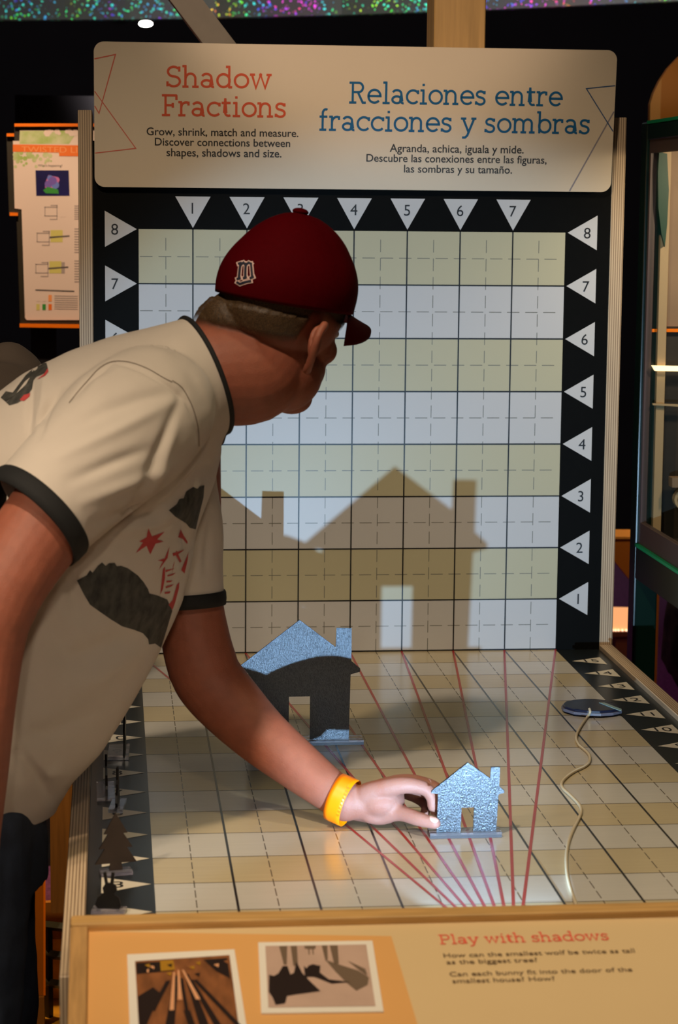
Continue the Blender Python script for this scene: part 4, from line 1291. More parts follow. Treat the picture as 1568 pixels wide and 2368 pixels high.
# left hand
J = lambda px, py, gy, r: (P(px, py, gy), r * U)
W0, W1 = J(795, 1850, -11.8, .26), J(845, 1858, -11.85, .22)
HAND = {
    'index': [J(850, 1835, -11.95, .155), J(925, 1816, -12.1, .125), J(978, 1822, -12.12, .1), J(998, 1842, -12.15, .086), J(1001, 1866, -12.17, .076)],
    'middle': [J(850, 1838, -11.8, .155), J(932, 1810, -11.82, .125), J(1000, 1820, -11.86, .1), J(1022, 1846, -12.02, .088), J(1022, 1872, -12.16, .078)],
    'ring': [J(850, 1842, -11.65, .145), J(922, 1816, -11.55, .118), J(985, 1830, -11.58, .095), J(1010, 1854, -11.78, .085), J(1006, 1876, -11.96, .075)],
    'little': [J(845, 1848, -11.55, .135), J(905, 1826, -11.32, .105), J(958, 1842, -11.32, .085), J(984, 1862, -11.5, .076), J(982, 1882, -11.68, .068)],
    'thumb': [J(835, 1870, -11.75, .18), J(880, 1880, -11.9, .155), J(925, 1880, -12.08, .112), J(968, 1894, -12.32, .1), J(1006, 1904, -12.472, .082)],
}
limb(bm, [(P(765, 1830, -11.68), .28 * U), W0, W1], 20)
for k, q in HAND.items():
    limb(bm, [W1] + q if k != 'thumb' else [W0] + q, 16)
ellipsoid(bm, Matrix.Translation(P(880, 1850, -11.85)), (0, 0, 0), (.034, .032, .024), 3)     # palm
ellipsoid(bm, Matrix.Translation(P(878, 1884, -11.9)), (0, 0, 0), (.028, .016, .014), 3)   # thumb base
# right hand, relaxed beside the thigh
for i, (gy, ln) in enumerate(((-14.15, .98), (-14.33, 1.0), (-14.5, .95), (-14.65, .84))):
    x = -40 + 3 * i
    limb(bm, [J(-46, 2000, -14.4, .2), J(x, 2060, gy, .13), J(x + 2, 2060 + 75 * ln, gy, .085), J(x - 6, 2060 + 120 * ln, gy, .078), J(x - 24, 2060 + 150 * ln, gy, .066)], 14)
limb(bm, [J(-46, 2000, -14.35, .2), J(-32, 2050, -14.1, .13), J(-22, 2105, -13.96, .1), J(-22, 2145, -13.92, .08)], 14)
ellipsoid(bm, Matrix.Translation(P(-44, 2050, -14.4)), (0, 0, 0), (.018, .036, .045), 3)
# legs inside the jeans
HIPZ = P(-95, 1850, -12).z
RL = [(-85, 1860, -12.5, 125), (-80, 2050, -12.65, 125), (-85, 2368, -12.75, 110)]
pxlimb(bm, RL); pxlimb(bm, [(-80, 1860, -11.3, 125), (-60, 2050, -11.0, 118), (-45, 2368, -10.85, 108)])
ellipsoid(bm, Matrix.Translation(P(536, 780, -11.7)), (0, 0, 0), (.053, .052, .052), 3)
bm = remesh(bm, 0.0026, 5, 0.5)
# find the hair region while it is still a bmesh
HLINE = [(0, .34), (40, .30), (50, -.02), (62, -.14), (74, -.10), (92, .0), (104, .06), (116, .02), (124, -.18), (128, -.34), (150, -.36), (180, -.34)]


def hairline(t):
    t = abs(t)
    for i in range(len(HLINE) - 1):
        if HLINE[i][0] <= t <= HLINE[i + 1][0]:
            k = (t - HLINE[i][0]) / (HLINE[i + 1][0] - HLINE[i][0])
            return HLINE[i][1] * (1 - k) + HLINE[i + 1][1] * k
    return HLINE[-1][1]


hb = bmesh.new()
fade = hb.loops.layers.color.new('fade')
vm = {}
fl = {}
for f_ in bm.faces:
    ok = []
    for v in f_.verts:
        if v.index not in fl:
            q = HMI @ v.co
            fl[v.index] = None
            if q.z > -.6 and abs(q.y) < 1.1 and q.x > -1.7:
                th = math.degrees(math.atan2(abs(q.y), q.x))
                d_ = q.z - hairline(th)
                ear = abs(q.y) > .70 and -.54 < q.x < -.12 and q.z < .19
                if d_ > -.02 and q.z < .46 and not (ear and abs(q.y) > .775): fl[v.index] = d_
        ok.append(fl[v.index])
    if all(o is not None for o in ok):
        vs = []
        for v, d_ in zip(f_.verts, ok):
            if v.index not in vm:
                k = min(1, max(0, d_) / .34)
                nz_ = noise.noise(v.co * 260) * .5 + .5
                vm[v.index] = hb.verts.new(v.co + v.normal * (0.0006 + (.0042 * k + .002 * k * nz_) * (1 if (HMI @ v.co).z < .22 else .25)))
            vs.append(vm[v.index])
        nf = hb.faces.new(vs)
        for lp, d_ in zip(nf.loops, ok):
            k = min(1, max(0, d_ + .02) / .36)
            lp[fade] = (k, k, k, 1)
_lamp_pale = bm.loops.layers.color.new('pale')  # mask of the reaching hand, tinted paler to stand in for lamp light
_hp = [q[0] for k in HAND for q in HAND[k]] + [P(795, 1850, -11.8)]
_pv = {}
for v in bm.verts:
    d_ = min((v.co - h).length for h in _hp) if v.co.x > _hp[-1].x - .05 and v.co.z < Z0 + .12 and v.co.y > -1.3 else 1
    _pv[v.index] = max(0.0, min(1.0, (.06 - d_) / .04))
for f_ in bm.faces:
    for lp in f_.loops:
        k = _pv[lp.vert.index]; lp[_lamp_pale] = (k, k, k, 1)
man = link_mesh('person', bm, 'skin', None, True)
_nt = M['skin'].node_tree
_b = _nt.nodes['Principled BSDF']
_src = _b.inputs['Base Color'].links[0].from_socket
_mix = _nt.nodes.new('ShaderNodeMix'); _mix.data_type = 'RGBA'; _mix.inputs[7].default_value = rgb(152, 105, 92)  # paler hand colour, lamp brightness put into the skin tint
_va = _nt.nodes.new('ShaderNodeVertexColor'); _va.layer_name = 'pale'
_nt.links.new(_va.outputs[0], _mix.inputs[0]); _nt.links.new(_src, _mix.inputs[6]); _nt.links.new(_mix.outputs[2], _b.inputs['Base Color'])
tag(man, 'man in red cap and white ringer t-shirt leaning over the table, holding the small house', 'person')
BASE['person'] = Vector((0, 0, 0))
# short hair with a faded edge
HM_ = bpy.data.materials.new('short_hair'); HM_.use_nodes = True; M['hair'] = HM_
nt = HM_.node_tree; b = nt.nodes['Principled BSDF']; b.inputs['Roughness'].default_value = 0.6
tc = nt.nodes.new('ShaderNodeTexCoord')
nz = nt.nodes.new('ShaderNodeTexNoise'); nz.inputs['Scale'].default_value = 900; nz.inputs['Detail'].default_value = 2
nt.links.new(tc.outputs['Object'], nz.inputs[0])
rp = nt.nodes.new('ShaderNodeValToRGB'); rp.color_ramp.elements[0].position = .35; rp.color_ramp.elements[1].position = .7
rp.color_ramp.elements[0].color = rgb(40, 28, 16); rp.color_ramp.elements[1].color = rgb(100, 74, 44)
nt.links.new(nz.outputs['Fac'], rp.inputs[0]); nt.links.new(rp.outputs[0], b.inputs['Base Color'])
at = nt.nodes.new('ShaderNodeVertexColor'); at.layer_name = 'fade'
n2 = nt.nodes.new('ShaderNodeTexNoise'); n2.inputs['Scale'].default_value = 1500; nt.links.new(tc.outputs['Object'], n2.inputs[0])
ma = nt.nodes.new('ShaderNodeMath'); ma.operation = 'MULTIPLY_ADD'; ma.inputs[1].default_value = 1.5
nt.links.new(at.outputs[0], ma.inputs[0])
mb = nt.nodes.new('ShaderNodeMath'); mb.operation = 'MULTIPLY_ADD'; mb.inputs[1].default_value = 1.6; mb.inputs[2].default_value = -1.25
nt.links.new(n2.outputs['Fac'], mb.inputs[0]); nt.links.new(mb.outputs[0], ma.inputs[2])
cl_ = nt.nodes.new('ShaderNodeClamp'); nt.links.new(ma.outputs[0], cl_.inputs[0])
nt.links.new(cl_.outputs[0], b.inputs['Alpha'])
link_mesh('hair', hb, 'hair', man, True)
for s in (-1, 1):
    bm = bmesh.new(); ellipsoid(bm, HM, (.80, .3 * s, .02), (.1, .1, .075), 3)
    link_mesh('eye', bm, 'eye_white', man, True)
# thumb nail
bmn = bmesh.new()
tn = (HAND['thumb'][-1][0] - HAND['thumb'][-2][0]).normalized()
tb = BVHTree.FromObject(man, bpy.context.evaluated_depsgraph_get())


def drape_px(bm, pts, tree, off, mi=0, maxlen=10, thick=0.0):
    """lay a pixel outline onto a mesh surface as a thin following patch"""
    tri = tessellate_polygon([[Vector((a[0], a[1], 0)) for a in pts]])
    b2 = bmesh.new()
    vs = [b2.verts.new((a[0], a[1], 0)) for a in pts]
    for t in tri:
        try: b2.faces.new([vs[i] for i in t])
        except ValueError: pass
    for _ in range(7):
        ed = [e for e in b2.edges if e.calc_length() > maxlen]
        if not ed: break
        bmesh.ops.subdivide_edges(b2, edges=ed, cuts=1, use_grid_fill=False)
        bmesh.ops.triangulate(b2, faces=[f for f in b2.faces if len(f.verts) > 3])
    mp = {}
    for v in b2.verts:
        r = ray(v.co.x, v.co.y).normalized()
        h = tree.ray_cast(CAM, r)
        mp[v] = None
        if h[0] is not None:
            nn = h[1] if h[1].dot(r) < 0 else -h[1]
            mp[v] = bm.verts.new(h[0] + nn * off)
    for f in b2.faces:
        q = [mp[v] for v in f.verts]
        if all(q):
            if max((q[0].co - q[1].co).length, (q[1].co - q[2].co).length, (q[2].co - q[0].co).length) < .05:
                nf = bm.faces.new(q); nf.material_index = mi
    b2.free()


bm = bmesh.new()
drape_px(bm, [(1004 + 11 * math.cos(t) * .93 - 9 * math.sin(t) * .3, 1893 + 13 * math.cos(t) * .35 + 9 * math.sin(t) * .95) for t in [2 * math.pi * i / 18 for i in range(18)]], tb, 0.0005, 0, 3)
o = link_mesh('thumb_nail', bm, 'nail', man, True)

def ribbon(pts, w):
    pl_ = Plane((0, 0, 0), (1, 0, 0), (0, 1, 0)); b3 = bmesh.new(); stroke(b3, pl_, pts, w)
    out = [[(v.co.x, v.co.y) for v in f.verts] for f in b3.faces]
    b3.free(); return out


# --- shirt
bm = bmesh.new()
loft(bm, TORSO, 48)
RS = [(350, 945, -13.0, 150), (285, 1000, -13.4, 160), (190, 1090, -13.85, 146), (100, 1178, -14.15, 136), (60, 1220, -14.28, 134)]
pxlimb(bm, RS, 32)
LS = [(405, 970, -10.5, 110), (410, 1090, -10.4, 95), (424, 1230, -10.4, 90), (432, 1372, -10.45, 86), (436, 1430, -10.5, 86)]
pxlimb(bm, LS, 28)
bm = remesh(bm, 0.0034, 20, 0.5)
bm.normal_update()


def cutplane(bm, o, n, rad, axis_r=None):
    """cut the cloth off cleanly beyond a plane, near o only"""
    n = n.normalized()
    def near(p):
        d = p - o
        return d.length < rad and (axis_r is None or (d - n * d.dot(n)).length < axis_r) and d.dot(n) > -.02
    fs = [f for f in bm.faces if all(near(v.co) for v in f.verts)]
    ed = list({e for f in fs for e in f.edges}); vs = list({v for f in fs for v in f.verts})
    bmesh.ops.bisect_plane(bm, geom=vs + ed + fs, dist=1e-6, plane_co=o, plane_no=n)
    kill = [v for v in bm.verts if near(v.co) and (v.co - o).dot(n) > 1e-5]
    bmesh.ops.delete(bm, geom=kill, context='VERTS')


nrm_n = NA.cross(NB); nrm_n = nrm_n if nrm_n.x > 0 else -nrm_n
cutplane(bm, NC, nrm_n, 0.16)
RO, RD = P(97, 1180, -14.16), P(60, 1220, -14.28) - P(190, 1090, -13.85)
RD = RD.normalized()
cutplane(bm, RO, RD, 0.16, 0.085)
LO, LD = P(432, 1374, -10.45), P(436, 1430, -10.5) - P(424, 1230, -10.4)
LD = LD.normalized()
cutplane(bm, LO, LD, 0.11, 0.065)
h0 = TORSO[-2]
HN = h0[1].cross(h0[2]).normalized(); HN = HN if HN.z < 0 else -HN
cutplane(bm, h0[0], HN, 0.5)


# creases: pixel polylines pressed into or raised from the cloth that faces the camera
CR = [  # points, half width px, depth (mm, + presses in)
    ([(160, 928), (200, 880), (262, 835), (330, 858), (395, 895), (430, 925), (452, 975), (462, 1040)], 4.5, 1.6),
    ([(175, 918), (215, 868), (270, 842)], 9, 2.0),
    ([(120, 1010), (240, 950), (330, 920), (400, 905)], 16, 2.2),
    ([(140, 1055), (260, 1000), (400, 930)], 14, -2.0),
    ([(165, 1110), (260, 1070), (340, 1040)], 15, 2.5),
    ([(195, 1160), (300, 1120), (400, 1080)], 15, -2.4),
    ([(220, 1210), (290, 1190), (380, 1130)], 13, 2.6),
    ([(300, 1190), (340, 1100), (385, 1000), (420, 910)], 12, 2.6),
    ([(330, 1185), (372, 1090), (405, 990)], 12, -2.4),
    ([(300, 1200), (360, 1190), (430, 1140), (480, 1080)], 14, 4.0),
    ([(280, 1230), (350, 1215), (420, 1175)], 14, -3.0),
    ([(470, 1075), (440, 1110), (410, 1140)], 9, 2.6),
    ([(150, 1300), (170, 1360), (180, 1420)], 22, 4.0),
    ([(110, 1420), (160, 1520), (260, 1490), (340, 1460)], 26, 3.2),
    ([(150, 1600), (240, 1560), (330, 1500)], 26, -3.0),
    ([(60, 1700), (130, 1690), (230, 1640)], 24, 3.0),
    ([(45, 1740), (90, 1790), (120, 1850)], 14, 4.5),
    ([(70, 1760), (110, 1790), (150, 1780)], 16, -3.0),
    ([(75, 860), (70, 950), (68, 1000)], 9, 2.6),
    ([(105, 850), (100, 930), (85, 990)], 10, -2.0),
    ([(140, 900), (110, 950), (90, 1010)], 8, 2.4),
    ([(490, 1190), (480, 1260), (475, 1320)], 9, 2.4),
    ([(505, 1170), (510, 1270)], 7, -1.8),
    ([(300, 790), (390, 800), (440, 850), (470, 930)], 18, 1.6),
    ([(420, 1180), (432, 1260), (412, 1370)], 12, 2.2),
]
cams = CAM
for v in bm.verts:
    if v.normal.dot(v.co - cams) > 0.0:
        continue
    x, y = pxof(v.co)
    dsp = 0
    for pts, w, dep in CR:
        best = 1e9; tt = 0
        for i in range(len(pts) - 1):
            ax, ay = pts[i]; bx, by = pts[i + 1]
            dx, dy = bx - ax, by - ay
            L2 = dx * dx + dy * dy
            t = max(0, min(1, ((x - ax) * dx + (y - ay) * dy) / L2))
            d2 = (x - ax - t * dx) ** 2 + (y - ay - t * dy) ** 2
            if d2 < best: best = d2; tt = (i + t) / (len(pts) - 1)
        if best < 9 * w * w:
            dsp -= dep * 0.0019 * math.exp(-best / (w * w)) * (0.35 + 0.65 * math.sin(math.pi * tt))
    q = v.co * 9
    dsp += 0.0012 * noise.noise(q) + 0.0008 * noise.noise(v.co * 24)
    v.co += v.normal * dsp
bm.normal_update()
shirt = link_mesh('shirt', bm, 'shirt', man, True)
shirt['label'] = 'white ringer t-shirt with black trim'
st2 = BVHTree.FromObject(shirt, bpy.context.evaluated_depsgraph_get())
sm_ = shirt.modifiers.new('cloth', 'SOLIDIFY'); sm_.thickness = 0.0016; sm_.offset = -1


def band_ring(name, c, n, a_hint, ra, rb, width, mk, parent, thick=0.0022, N=56, bulge=0.0):
    """a ribbed band: short elliptical tube wall around an axis"""
    n = n.normalized(); a = (a_hint - n * a_hint.dot(n)).normalized(); b_ = n.cross(a)
    bm = bmesh.new(); prof = [(-.5, 0), (-.5, 1), (-.25, 1.25), (.25, 1.25), (.5, 1), (.5, 0)]
    R = []
    for k in range(N):
        t = 2 * math.pi * k / N
        d = a * math.cos(t) * ra + b_ * math.sin(t) * rb
        dn = d.normalized()
        R.append([bm.verts.new(c + d + n * (x * width) + dn * (y * thick)) for x, y in prof])
    for k in range(N):
        for i in range(len(prof)):
            j = (i + 1) % len(prof)
            bm.faces.new((R[k][i], R[k][j], R[(k + 1) % N][j], R[(k + 1) % N][i]))
    bmesh.ops.recalc_face_normals(bm, faces=list(bm.faces))
    return link_mesh(name, bm, mk, parent, True)


BASE['shirt'] = Vector((0, 0, 0))


def boundary_band(name, o, rad, width_dir, width, mk, thick=0.0018):
    """ribbing that continues the open edge of the shirt near o"""
    b2 = bmesh.new(); b2.from_mesh(shirt.data)
    ed = [e for e in b2.edges if len(e.link_faces) == 1 and ((e.verts[0].co + e.verts[1].co) / 2 - o).length < rad]
    vs = {v for e in ed for v in e.verts}
    wd = width_dir.normalized()
    c = sum((v.co for v in vs), Vector()) / len(vs)
    e1 = (Vector((1, 0, 0)) - wd * wd.x).normalized(); e2 = wd.cross(e1)
    N = 72
    prof = [[] for _ in range(N)]
    for v in vs:
        d = v.co - c
        t = math.atan2(d.dot(e2), d.dot(e1)) % (2 * math.pi)
        prof[int(t / (2 * math.pi) * N) % N].append(d)
    rad_, hh = [None] * N, [None] * N
    for k in range(N):
        if prof[k]:
            rad_[k] = max((d - wd * d.dot(wd)).length for d in prof[k]); hh[k] = max(d.dot(wd) for d in prof[k])
    for k in range(N):
        if rad_[k] is None:
            j = 1
            while rad_[(k - j) % N] is None: j += 1
            i = 1
            while rad_[(k + i) % N] is None: i += 1
            w = j / (i + j)
            rad_[k] = rad_[(k - j) % N] * (1 - w) + rad_[(k + i) % N] * w; hh[k] = hh[(k - j) % N] * (1 - w) + hh[(k + i) % N] * w
    for _ in range(6):
        rad_ = [(rad_[k - 1] + 2 * rad_[k] + rad_[(k + 1) % N]) / 4 for k in range(N)]
        hh = [(hh[k - 1] + 2 * hh[k] + hh[(k + 1) % N]) / 4 for k in range(N)]
    b2.free()
    bm = bmesh.new(); R = []
    for k in range(N):
        t = 2 * math.pi * (k + .5) / N
        dn = e1 * math.cos(t) + e2 * math.sin(t)
        row = []
        for h_, r_ in ((-.003, .0022), (.0, .0034), (width * .5, .0036), (width, .0022), (width, -.0010), (width * .5, -.0010), (-.003, -.0012)):
            row.append(bm.verts.new(c + wd * (hh[k] + h_) + dn * (rad_[k] + r_)))
        R.append(row)
    n = len(R[0])
    for k in range(N):
        for i in range(n):
            bm.faces.new((R[k][i], R[k][(i + 1) % n], R[(k + 1) % N][(i + 1) % n], R[(k + 1) % N][i]))
    bmesh.ops.recalc_face_normals(bm, faces=list(bm.faces))
    o_ = link_mesh(name, bm, mk, shirt, True)
    o_['label'] = 'black ribbed edge'
    return o_


boundary_band('sleeve_cuff', RO, 0.12, RD, 42 * pxscale(RO), 'rib_black')
boundary_band('sleeve_cuff', LO, 0.09, LD, 28 * pxscale(LO), 'rib_black')
boundary_band('collar', NC, 0.13, nrm_n, 6 * pxscale(NC), 'rib_black')

# prints on the shirt
def shirt_print(name, mk, label, polys, off, ml=10):
    bm = bmesh.new()
    for q in polys:
        drape_px(bm, q, st2, off, 0, ml)
    o = link_mesh(name, bm, mk, shirt, True); o['label'] = label


M['seam'] = mat('shirt_seam', rgb(128, 116, 104), 0.9)
bm = bmesh.new()
for q in ([(160, 932), (182, 904), (205, 878), (232, 850), (262, 836), (300, 838), (340, 852), (375, 872), (398, 884)], [(398, 880), (420, 896), (436, 922), (448, 950), (458, 990), (460, 1032)]):
    for pg in ribbon([(v.x, v.y) for v in catmull([Vector((a, b_, 0)) for a, b_ in q], 3)], 2.4):
        drape_px(bm, pg, st2, .0004, 0, 8)
o = link_mesh('sleeve_seam', bm, 'seam', shirt); o['label'] = 'stitched shoulder seam'
shirt_print('chest_print', 'print_black', 'black worn graphic low on the chest', [[(178, 1342), (200, 1330), (208, 1318), (214, 1324), (226, 1308), (236, 1300), (244, 1308), (252, 1302), (265, 1301), (270, 1309), (280, 1308), (296, 1314), (318, 1330), (332, 1346), (342, 1362), (345, 1372), (362, 1376), (386, 1386), (398, 1412), (386, 1452), (372, 1498), (358, 1488), (344, 1490), (342, 1478), (330, 1464), (310, 1456), (282, 1448), (256, 1432), (230, 1414), (208, 1398), (195, 1376)]], .0005)
shirt_print('chest_print', 'print_black', 'small black worn graphic on the chest', [[(390, 1180), (408, 1166), (414, 1154), (424, 1152), (430, 1136), (446, 1126), (456, 1130), (462, 1124), (472, 1122), (470, 1150), (460, 1190), (452, 1224), (438, 1220), (430, 1210), (404, 1194)]], .0005)
shirt_print('back_print', 'print_black', 'black looping graphic on the back', [[(2, 920), (14, 905), (30, 908), (60, 868), (80, 850), (96, 838), (108, 840), (111, 852), (104, 864), (84, 872), (78, 880), (74, 900), (62, 918), (42, 932), (22, 938), (14, 930), (36, 912), (60, 890), (70, 872), (58, 882), (34, 914), (16, 930)]], .0005)
shirt_print('back_print', 'print_red', 'red edge of the back graphic', [[(102, 866), (111, 852), (112, 860), (104, 870), (86, 878)]], .0007, 5)
shirt_print('back_print', 'print_red', 'red edge of the back graphic', [[(46, 926), (56, 914), (70, 910), (68, 918), (56, 928)]], .0007, 5)
star = [(343, 1221), (351, 1240), (380, 1229), (363, 1247), (378, 1252), (359, 1257), (347, 1282), (338, 1262), (313, 1279), (330, 1254), (321, 1252), (338, 1242)]
shirt_print('star_print', 'print_red', 'red six pointed star', [star], .0006)
shirt_print('letter_print', 'print_red', 'scratchy red lettering', [
    [(411, 1242), (417, 1224), (424, 1238), (433, 1252), (432, 1258), (422, 1246)], [(364, 1296), (380, 1291), (391, 1264), (387, 1290), (366, 1318), (376, 1298)],
    [(398, 1279), (426, 1271), (412, 1281), (400, 1286)], [(407, 1272), (419, 1298), (415, 1301), (405, 1283)], [(418, 1318), (435, 1278), (433, 1296), (426, 1326)],
    [(408, 1352), (414, 1346), (413, 1360), (404, 1394), (398, 1410), (389, 1398), (398, 1388)], [(376, 1316), (381, 1310), (381, 1336), (376, 1362), (370, 1374), (373, 1346)],
    [(382, 1318), (404, 1314), (392, 1319), (383, 1323)], [(386, 1330), (406, 1324), (398, 1330), (387, 1333)], [(384, 1343), (399, 1342), (393, 1346), (384, 1347)], [(382, 1356), (402, 1350), (395, 1356), (383, 1360)], [(380, 1369), (394, 1367), (391, 1372), (380, 1373)], [(404, 1296), (399, 1316), (396, 1330), (400, 1306)]], .0006, 6)

# --- jeans and shoes
bm = bmesh.new()
hipc = P(-95, 1830, -12)
loft(bm, [(hipc + Vector((-.01, 0, .10)), Vector((.12, 0, 0)), Vector((0, .14, 0))), (hipc + Vector((-.01, 0, -.02)), Vector((.125, 0, 0)), Vector((0, .15, 0))), (hipc - Vector((0, 0, .12)), Vector((.12, 0, 0)), Vector((0, .15, 0)))])
foot = {}
for key, st, kx in (('r', [(-80, 1850, -12.6, 150), (-74, 1960, -12.7, 150), (-82, 2150, -12.75, 146), (-86, 2368, -12.75, 136)], 0), ('l', [(-80, 1850, -11.2, 150), (-62, 2000, -11.0, 140), (-58, 2180, -10.9, 140), (-44, 2368, -10.85, 136)], 0)):
    q = [(P(a, b_, c), r * pxscale(P(a, b_, c))) for a, b_, c, r in st]
    e = q[-1][0]
    kn = Vector((e.x + .01, e.y, .47)); an = Vector((e.x - .04, e.y, .075))
    q += [(kn, .068), (Vector((an.x, an.y, .3)), .062), (an, .058)]
    foot[key] = an
    limb(bm, q, 24)
bm = remesh(bm, 0.006, 6, 0.5)
bm.normal_update()
for v in bm.verts:
    v.co += v.normal * (0.0022 * noise.noise(Vector((v.co.x * 6, v.co.y * 6, v.co.z * 26))) + .001 * noise.noise(v.co * 40))
link_mesh('jeans', bm, 'denim', man, True)
for key in ('r', 'l'):
    an = foot[key]
    bm = bmesh.new()
    limb(bm, [(Vector((an.x - .06, an.y, .05)), .045), (Vector((an.x, an.y, .055)), .05), (Vector((an.x + .10, an.y, .042)), .04), (Vector((an.x + .19, an.y, .036)), .034)], 18)
    for v in bm.verts: v.co.z = max(v.co.z, 0.001)
    link_mesh('shoe', bm, 'shoe', man, True)

# --- cap
cap_bm = bmesh.new()
NT, NH = 96, 26
CB = .33
rows = []
for j in range(NH + 1):
    t = j / NH
    row = []
    for k in range(NT):
        th = 2 * math.pi * k / NT
        cf, sf = math.cos(th), math.sin(th)
        front = max(0, cf)
        rho = (1 - t ** (2.05 + .75 * front)) ** (.60 - .08 * front)
        rho = max(rho, 0.004)
        seam = min(abs(((math.degrees(th) + 30) % 60) - 30), 99)
        gr = -.009 * math.exp(-(seam / 2.0) ** 2) * (1 - t) - .0
        bulge = .035 * math.sin(math.pi * min(1, t * 1.6)) if t < .62 else 0
        f_ = (1.04 + bulge + gr) * rho * cf
        r_ = (.875 + bulge + gr) * rho * sf
        row.append(cap_bm.verts.new(HM @ Vector((f_, r_, CB + 1.24 * t - .02 * t))))
    rows.append(row)
for j in range(NH):
    for k in range(NT):
        cap_bm.faces.new((rows[j][k], rows[j][(k + 1) % NT], rows[j + 1][(k + 1) % NT], rows[j + 1][k]))
cap_bm.faces.new(rows[-1])
# turned-in hem
hem = [cap_bm.verts.new(HM @ Vector(((HMI @ v.co).x * .965, (HMI @ v.co).y * .965, CB + .03))) for v in rows[0]]
for k in range(NT):
    cap_bm.faces.new((rows[0][(k + 1) % NT], rows[0][k], hem[k], hem[(k + 1) % NT]))
bmesh.ops.recalc_face_normals(cap_bm, faces=list(cap_bm.faces))
cap = link_mesh('cap', cap_bm, 'cap_red', man, True); cap['label'] = 'red baseball cap'
BASE['cap'] = Vector((0, 0, 0))
bm = bmesh.new()
ellipsoid(bm, HM, (.01, 0, CB + 1.225), (.11, .11, .05), 3); link_mesh('button', bm, 'cap_red', cap, True)
bm = bmesh.new()
top, botm = [], []
NRr, NS = 30, 12
for i in range(NRr + 1):
    r_ = -.80 + 1.6 * i / NRr
    f0 = 1.02 * math.sqrt(max(0, 1 - (r_ / .866) ** 2)) - .03
    f1 = f0 + .02 + .78 * max(0, 1 - abs(r_ / .80) ** 2.6) ** .6
    ra, rb_ = [], []
    for k in range(NS + 1):
        s = k / NS
        f_ = f0 + (f1 - f0) * s
        z = CB + .015 - .26 * (r_ / .8) ** 2 * (.25 + .75 * s) - .16 * s
        ra.append(bm.verts.new(HM @ Vector((f_, r_, z + .025)))); rb_.append(bm.verts.new(HM @ Vector((f_, r_, z - .02))))
    top.append(ra); botm.append(rb_)
for i in range(NRr):
    for k in range(NS):
        bm.faces.new((top[i][k], top[i + 1][k], top[i + 1][k + 1], top[i][k + 1]))
        bm.faces.new((botm[i][k], botm[i][k + 1], botm[i + 1][k + 1], botm[i + 1][k]))
    bm.faces.new((top[i][NS], top[i + 1][NS], botm[i + 1][NS], botm[i][NS]))
    bm.faces.new((top[i][0], botm[i][0], botm[i + 1][0], top[i + 1][0]))
for i in (0, NRr):
    for k in range(NS):
        bm.faces.new((top[i][k], top[i][k + 1], botm[i][k + 1], botm[i][k]))
bmesh.ops.recalc_face_normals(bm, faces=list(bm.faces))
link_mesh('bill', bm, 'cap_red', cap, True)
# stitched letter on the back of the cap
ct = BVHTree.FromObject(cap, bpy.context.evaluated_depsgraph_get())
em = [[(557, 610), (553, 645)], [(551, 611), (560, 608)], [(569, 608), (568, 642)], [(581, 608), (584, 642)], [(557, 614), (564, 608), (569, 614), (576, 608), (583, 612)],
      [(548, 646), (558, 643)], [(563, 644), (572, 641)], [(578, 644), (588, 640)], [(548, 652), (556, 657), (570, 652), (582, 650)]]


bm = bmesh.new()
for w, off, mi in ((9.6, .0006, 0), (5.6, .0011, 1)):
    for i, q in enumerate(em):
        ext_ = []
        a, b_ = Vector(q[0]), Vector(q[1])
        d = (a - b_).normalized() * (3 if mi == 0 else 0)
        c_, e_ = Vector(q[-1]), Vector(q[-2])
        d2 = (c_ - e_).normalized() * (3 if mi == 0 else 0)
        q2 = [tuple(a + d)] + list(q[1:-1]) + [tuple(c_ + d2)]
        for pg in ribbon(q2, w):
            drape_px(bm, pg, ct, off + i * 2e-5, mi, 6)
o = link_mesh('emblem', bm, ['cap_white', 'cap_navy'], cap); o['label'] = 'navy letter m outlined in white'

# --- paper wristband
wc = P(792, 1850, -11.79)
wd = (P(832, 1868, -11.9) - P(752, 1832, -11.64))
a_h = P(771, 1898, -11.79) - wc
wb = band_ring('wristband', wc, wd, a_h, 55 * pxscale(wc), .285 * U, 41 * pxscale(wc), 'band', man, 0.0012)
BASE['wristband'] = Vector((0, 0, 0))
wt = BVHTree.FromObject(wb, bpy.context.evaluated_depsgraph_get())
bm = bmesh.new()
for i in range(9):
    t = i / 8
    x, y = 808 - 24 * t, 1822 + 62 * t
    drape_px(bm, [(x - 6, y - 2.5), (x + 7, y + 2.5), (x + 6, y + 5.5), (x - 1, y + 3), (x - 2, y + 5), (x - 7, y + 1)], wt, .0004, 0, 4)
link_mesh('band_print', bm, 'band_print', wb)

# --- a second visitor behind him on the left
M['dark_tee'] = mat('dark_grey_cloth', rgb(84, 72, 62), 0.9, bump=0.2, bump_scale=600)
oth = thing('person', Vector((P(-120, 1000, -6).x, -.6, 0)), 'person in dark grey top, only a shoulder showing behind the leaning man', 'person')
bm = bmesh.new()
og = -6.0
c0 = P(-125, 1000, og)
loft(bm, [(c0 + Vector((0, 0, .12)), Vector((.05, 0, 0)), Vector((0, .05, 0))), (P(-110, 800, og), Vector((.13, 0, -.03)), Vector((0, .10, 0))), (P(-95, 900, og), Vector((.19, 0, -.02)), Vector((0, .12, 0))),
          (P(-100, 1200, og), Vector((.18, 0, 0)), Vector((0, .13, 0))), (P(-105, 1600, og), Vector((.16, 0, 0)), Vector((0, .12, 0)))])
pxlimb(bm, [(20, 850, og, 62), (62, 905, og, 58), (62, 1100, og, 52), (40, 1330, og, 46)])
bm = remesh(bm, .007, 8)
link_mesh('sweater', bm, 'dark_tee', oth, True)
bm = bmesh.new()
zt_ = P(-172, 825, og)
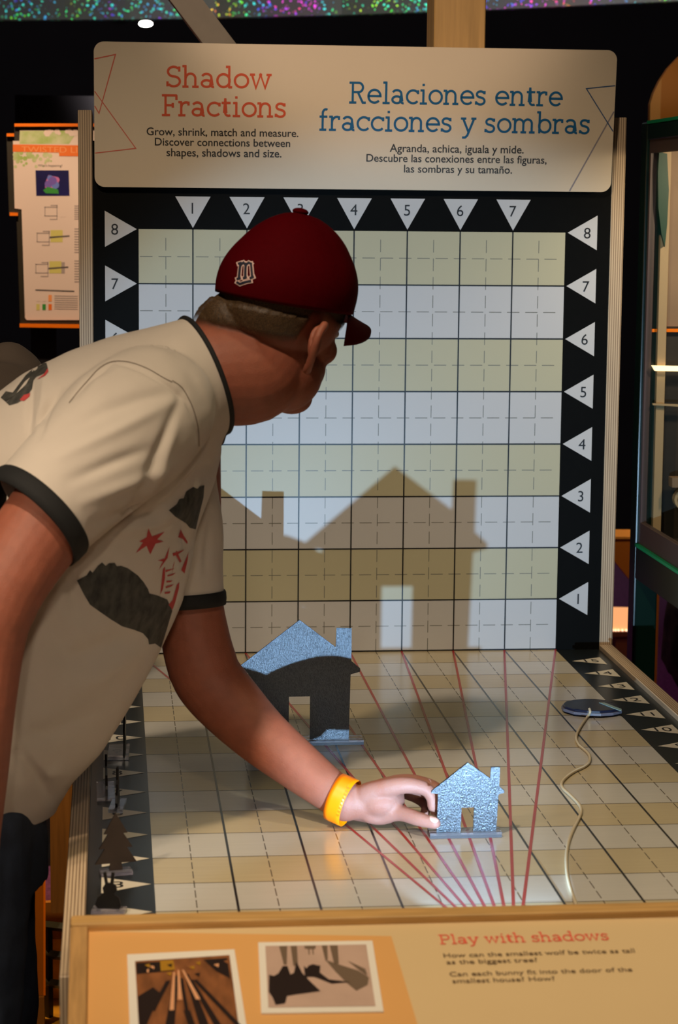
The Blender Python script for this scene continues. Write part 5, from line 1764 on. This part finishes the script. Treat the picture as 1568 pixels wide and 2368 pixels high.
hc = zt_ + Vector((.02, -.0, .145))
def hm_at(c, az_):
    f = Vector((math.cos(az_), math.sin(az_), 0)); l = Vector((-f.y, f.x, 0))
    return Matrix(((f.x * U, l.x * U, 0, c.x), (f.y * U, l.y * U, 0, c.y), (0, 0, U, c.z), (0, 0, 0, 1)))
HX = hm_at(hc, math.radians(75))
for c_, r_ in (((0, 0, .3), (.93, .74, .85)), ((.15, 0, -.5), (.58, .52, .5)), ((.5, 0, -.8), (.28, .3, .22)), ((.46, 0, -.1), (.42, .52, .5)), ((.9, 0, -.2), (.17, .13, .12)),
               ((.78, 0, .14), (.16, .42, .11)), ((.86, 0, -.5), (.07, .2, .045)), ((-.1, .76, -.1), (.16, .06, .28)), ((-.1, -.76, -.1), (.16, .06, .28))):
    ellipsoid(bm, HX, c_, r_, 3)
limb(bm, [(HX @ Vector((.84, 0, .1)), .009), (HX @ Vector((.92, 0, -.16)), .012)], 10)
limb(bm, [(zt_ - Vector((0, 0, .12)), .058), (zt_ + Vector((0, 0, .03)), .055), (HX @ Vector((-.1, 0, -.3)), .058)], 20)
bm = remesh(bm, .004, 5)
hb = bmesh.new(); vm = {}
for f_ in bm.faces:
    qs = [HX.inverted() @ v.co for v in f_.verts]
    if all(q.z > (.52 if q.x > .45 else .05 if q.x > -.25 else -.5) and not (abs(q.y) > .74 and q.z < .15) for q in qs):
        for v in f_.verts:
            if v not in vm: vm[v] = hb.verts.new(v.co + v.normal * (.007 + .003 * noise.noise(v.co * 120)))
        hb.faces.new([vm[v] for v in f_.verts])
M['dark_hair'] = mat('dark_hair', rgb(40, 30, 24), .6, noise_amt=.5, noise_scale=300)
link_mesh('hair', hb, 'dark_hair', oth, True)
for s in (-1, 1):
    be = bmesh.new(); ellipsoid(be, HX, (.79, .28 * s, .02), (.1, .1, .07), 3); link_mesh('eye', be, 'eye_white', oth, True)
link_mesh('head', bm, 'skin', oth, True)
bm = bmesh.new()
w0 = P(40, 1330, og)
limb(bm, [(w0 + Vector((0, 0, .03)), .03), (w0 - Vector((0, 0, .05)), .026), (w0 - Vector((0, 0, .10)), .024)], 14)
for i, ln in enumerate((.075, .085, .08, .065)):
    y_ = -.027 + .018 * i
    b0 = w0 + Vector((0, y_, -.11))
    limb(bm, [(w0 + Vector((0, y_ * .5, -.06)), .014), (b0, .0105), (b0 + Vector((-.008, 0, -ln * .55)), .009), (b0 + Vector((-.026, 0, -ln)), .0075)], 12)
limb(bm, [(w0 + Vector((0, -.015, -.05)), .014), (w0 + Vector((.01, -.04, -.08)), .011), (w0 + Vector((.008, -.048, -.125)), .009)], 12)
bm = remesh(bm, .003, 3)
link_mesh('hand', bm, 'skin', oth, True)
bm = bmesh.new()
pb_ = P(-105, 1600, og)
for dy_ in (-.07, .07):
    limb(bm, [(Vector((pb_.x, pb_.y + dy_, pb_.z + .03)), .09), (Vector((pb_.x, pb_.y + dy_, .45)), .068), (Vector((pb_.x, pb_.y + dy_, .07)), .055)], 18)
link_mesh('trousers', bm, 'denim', oth, True)
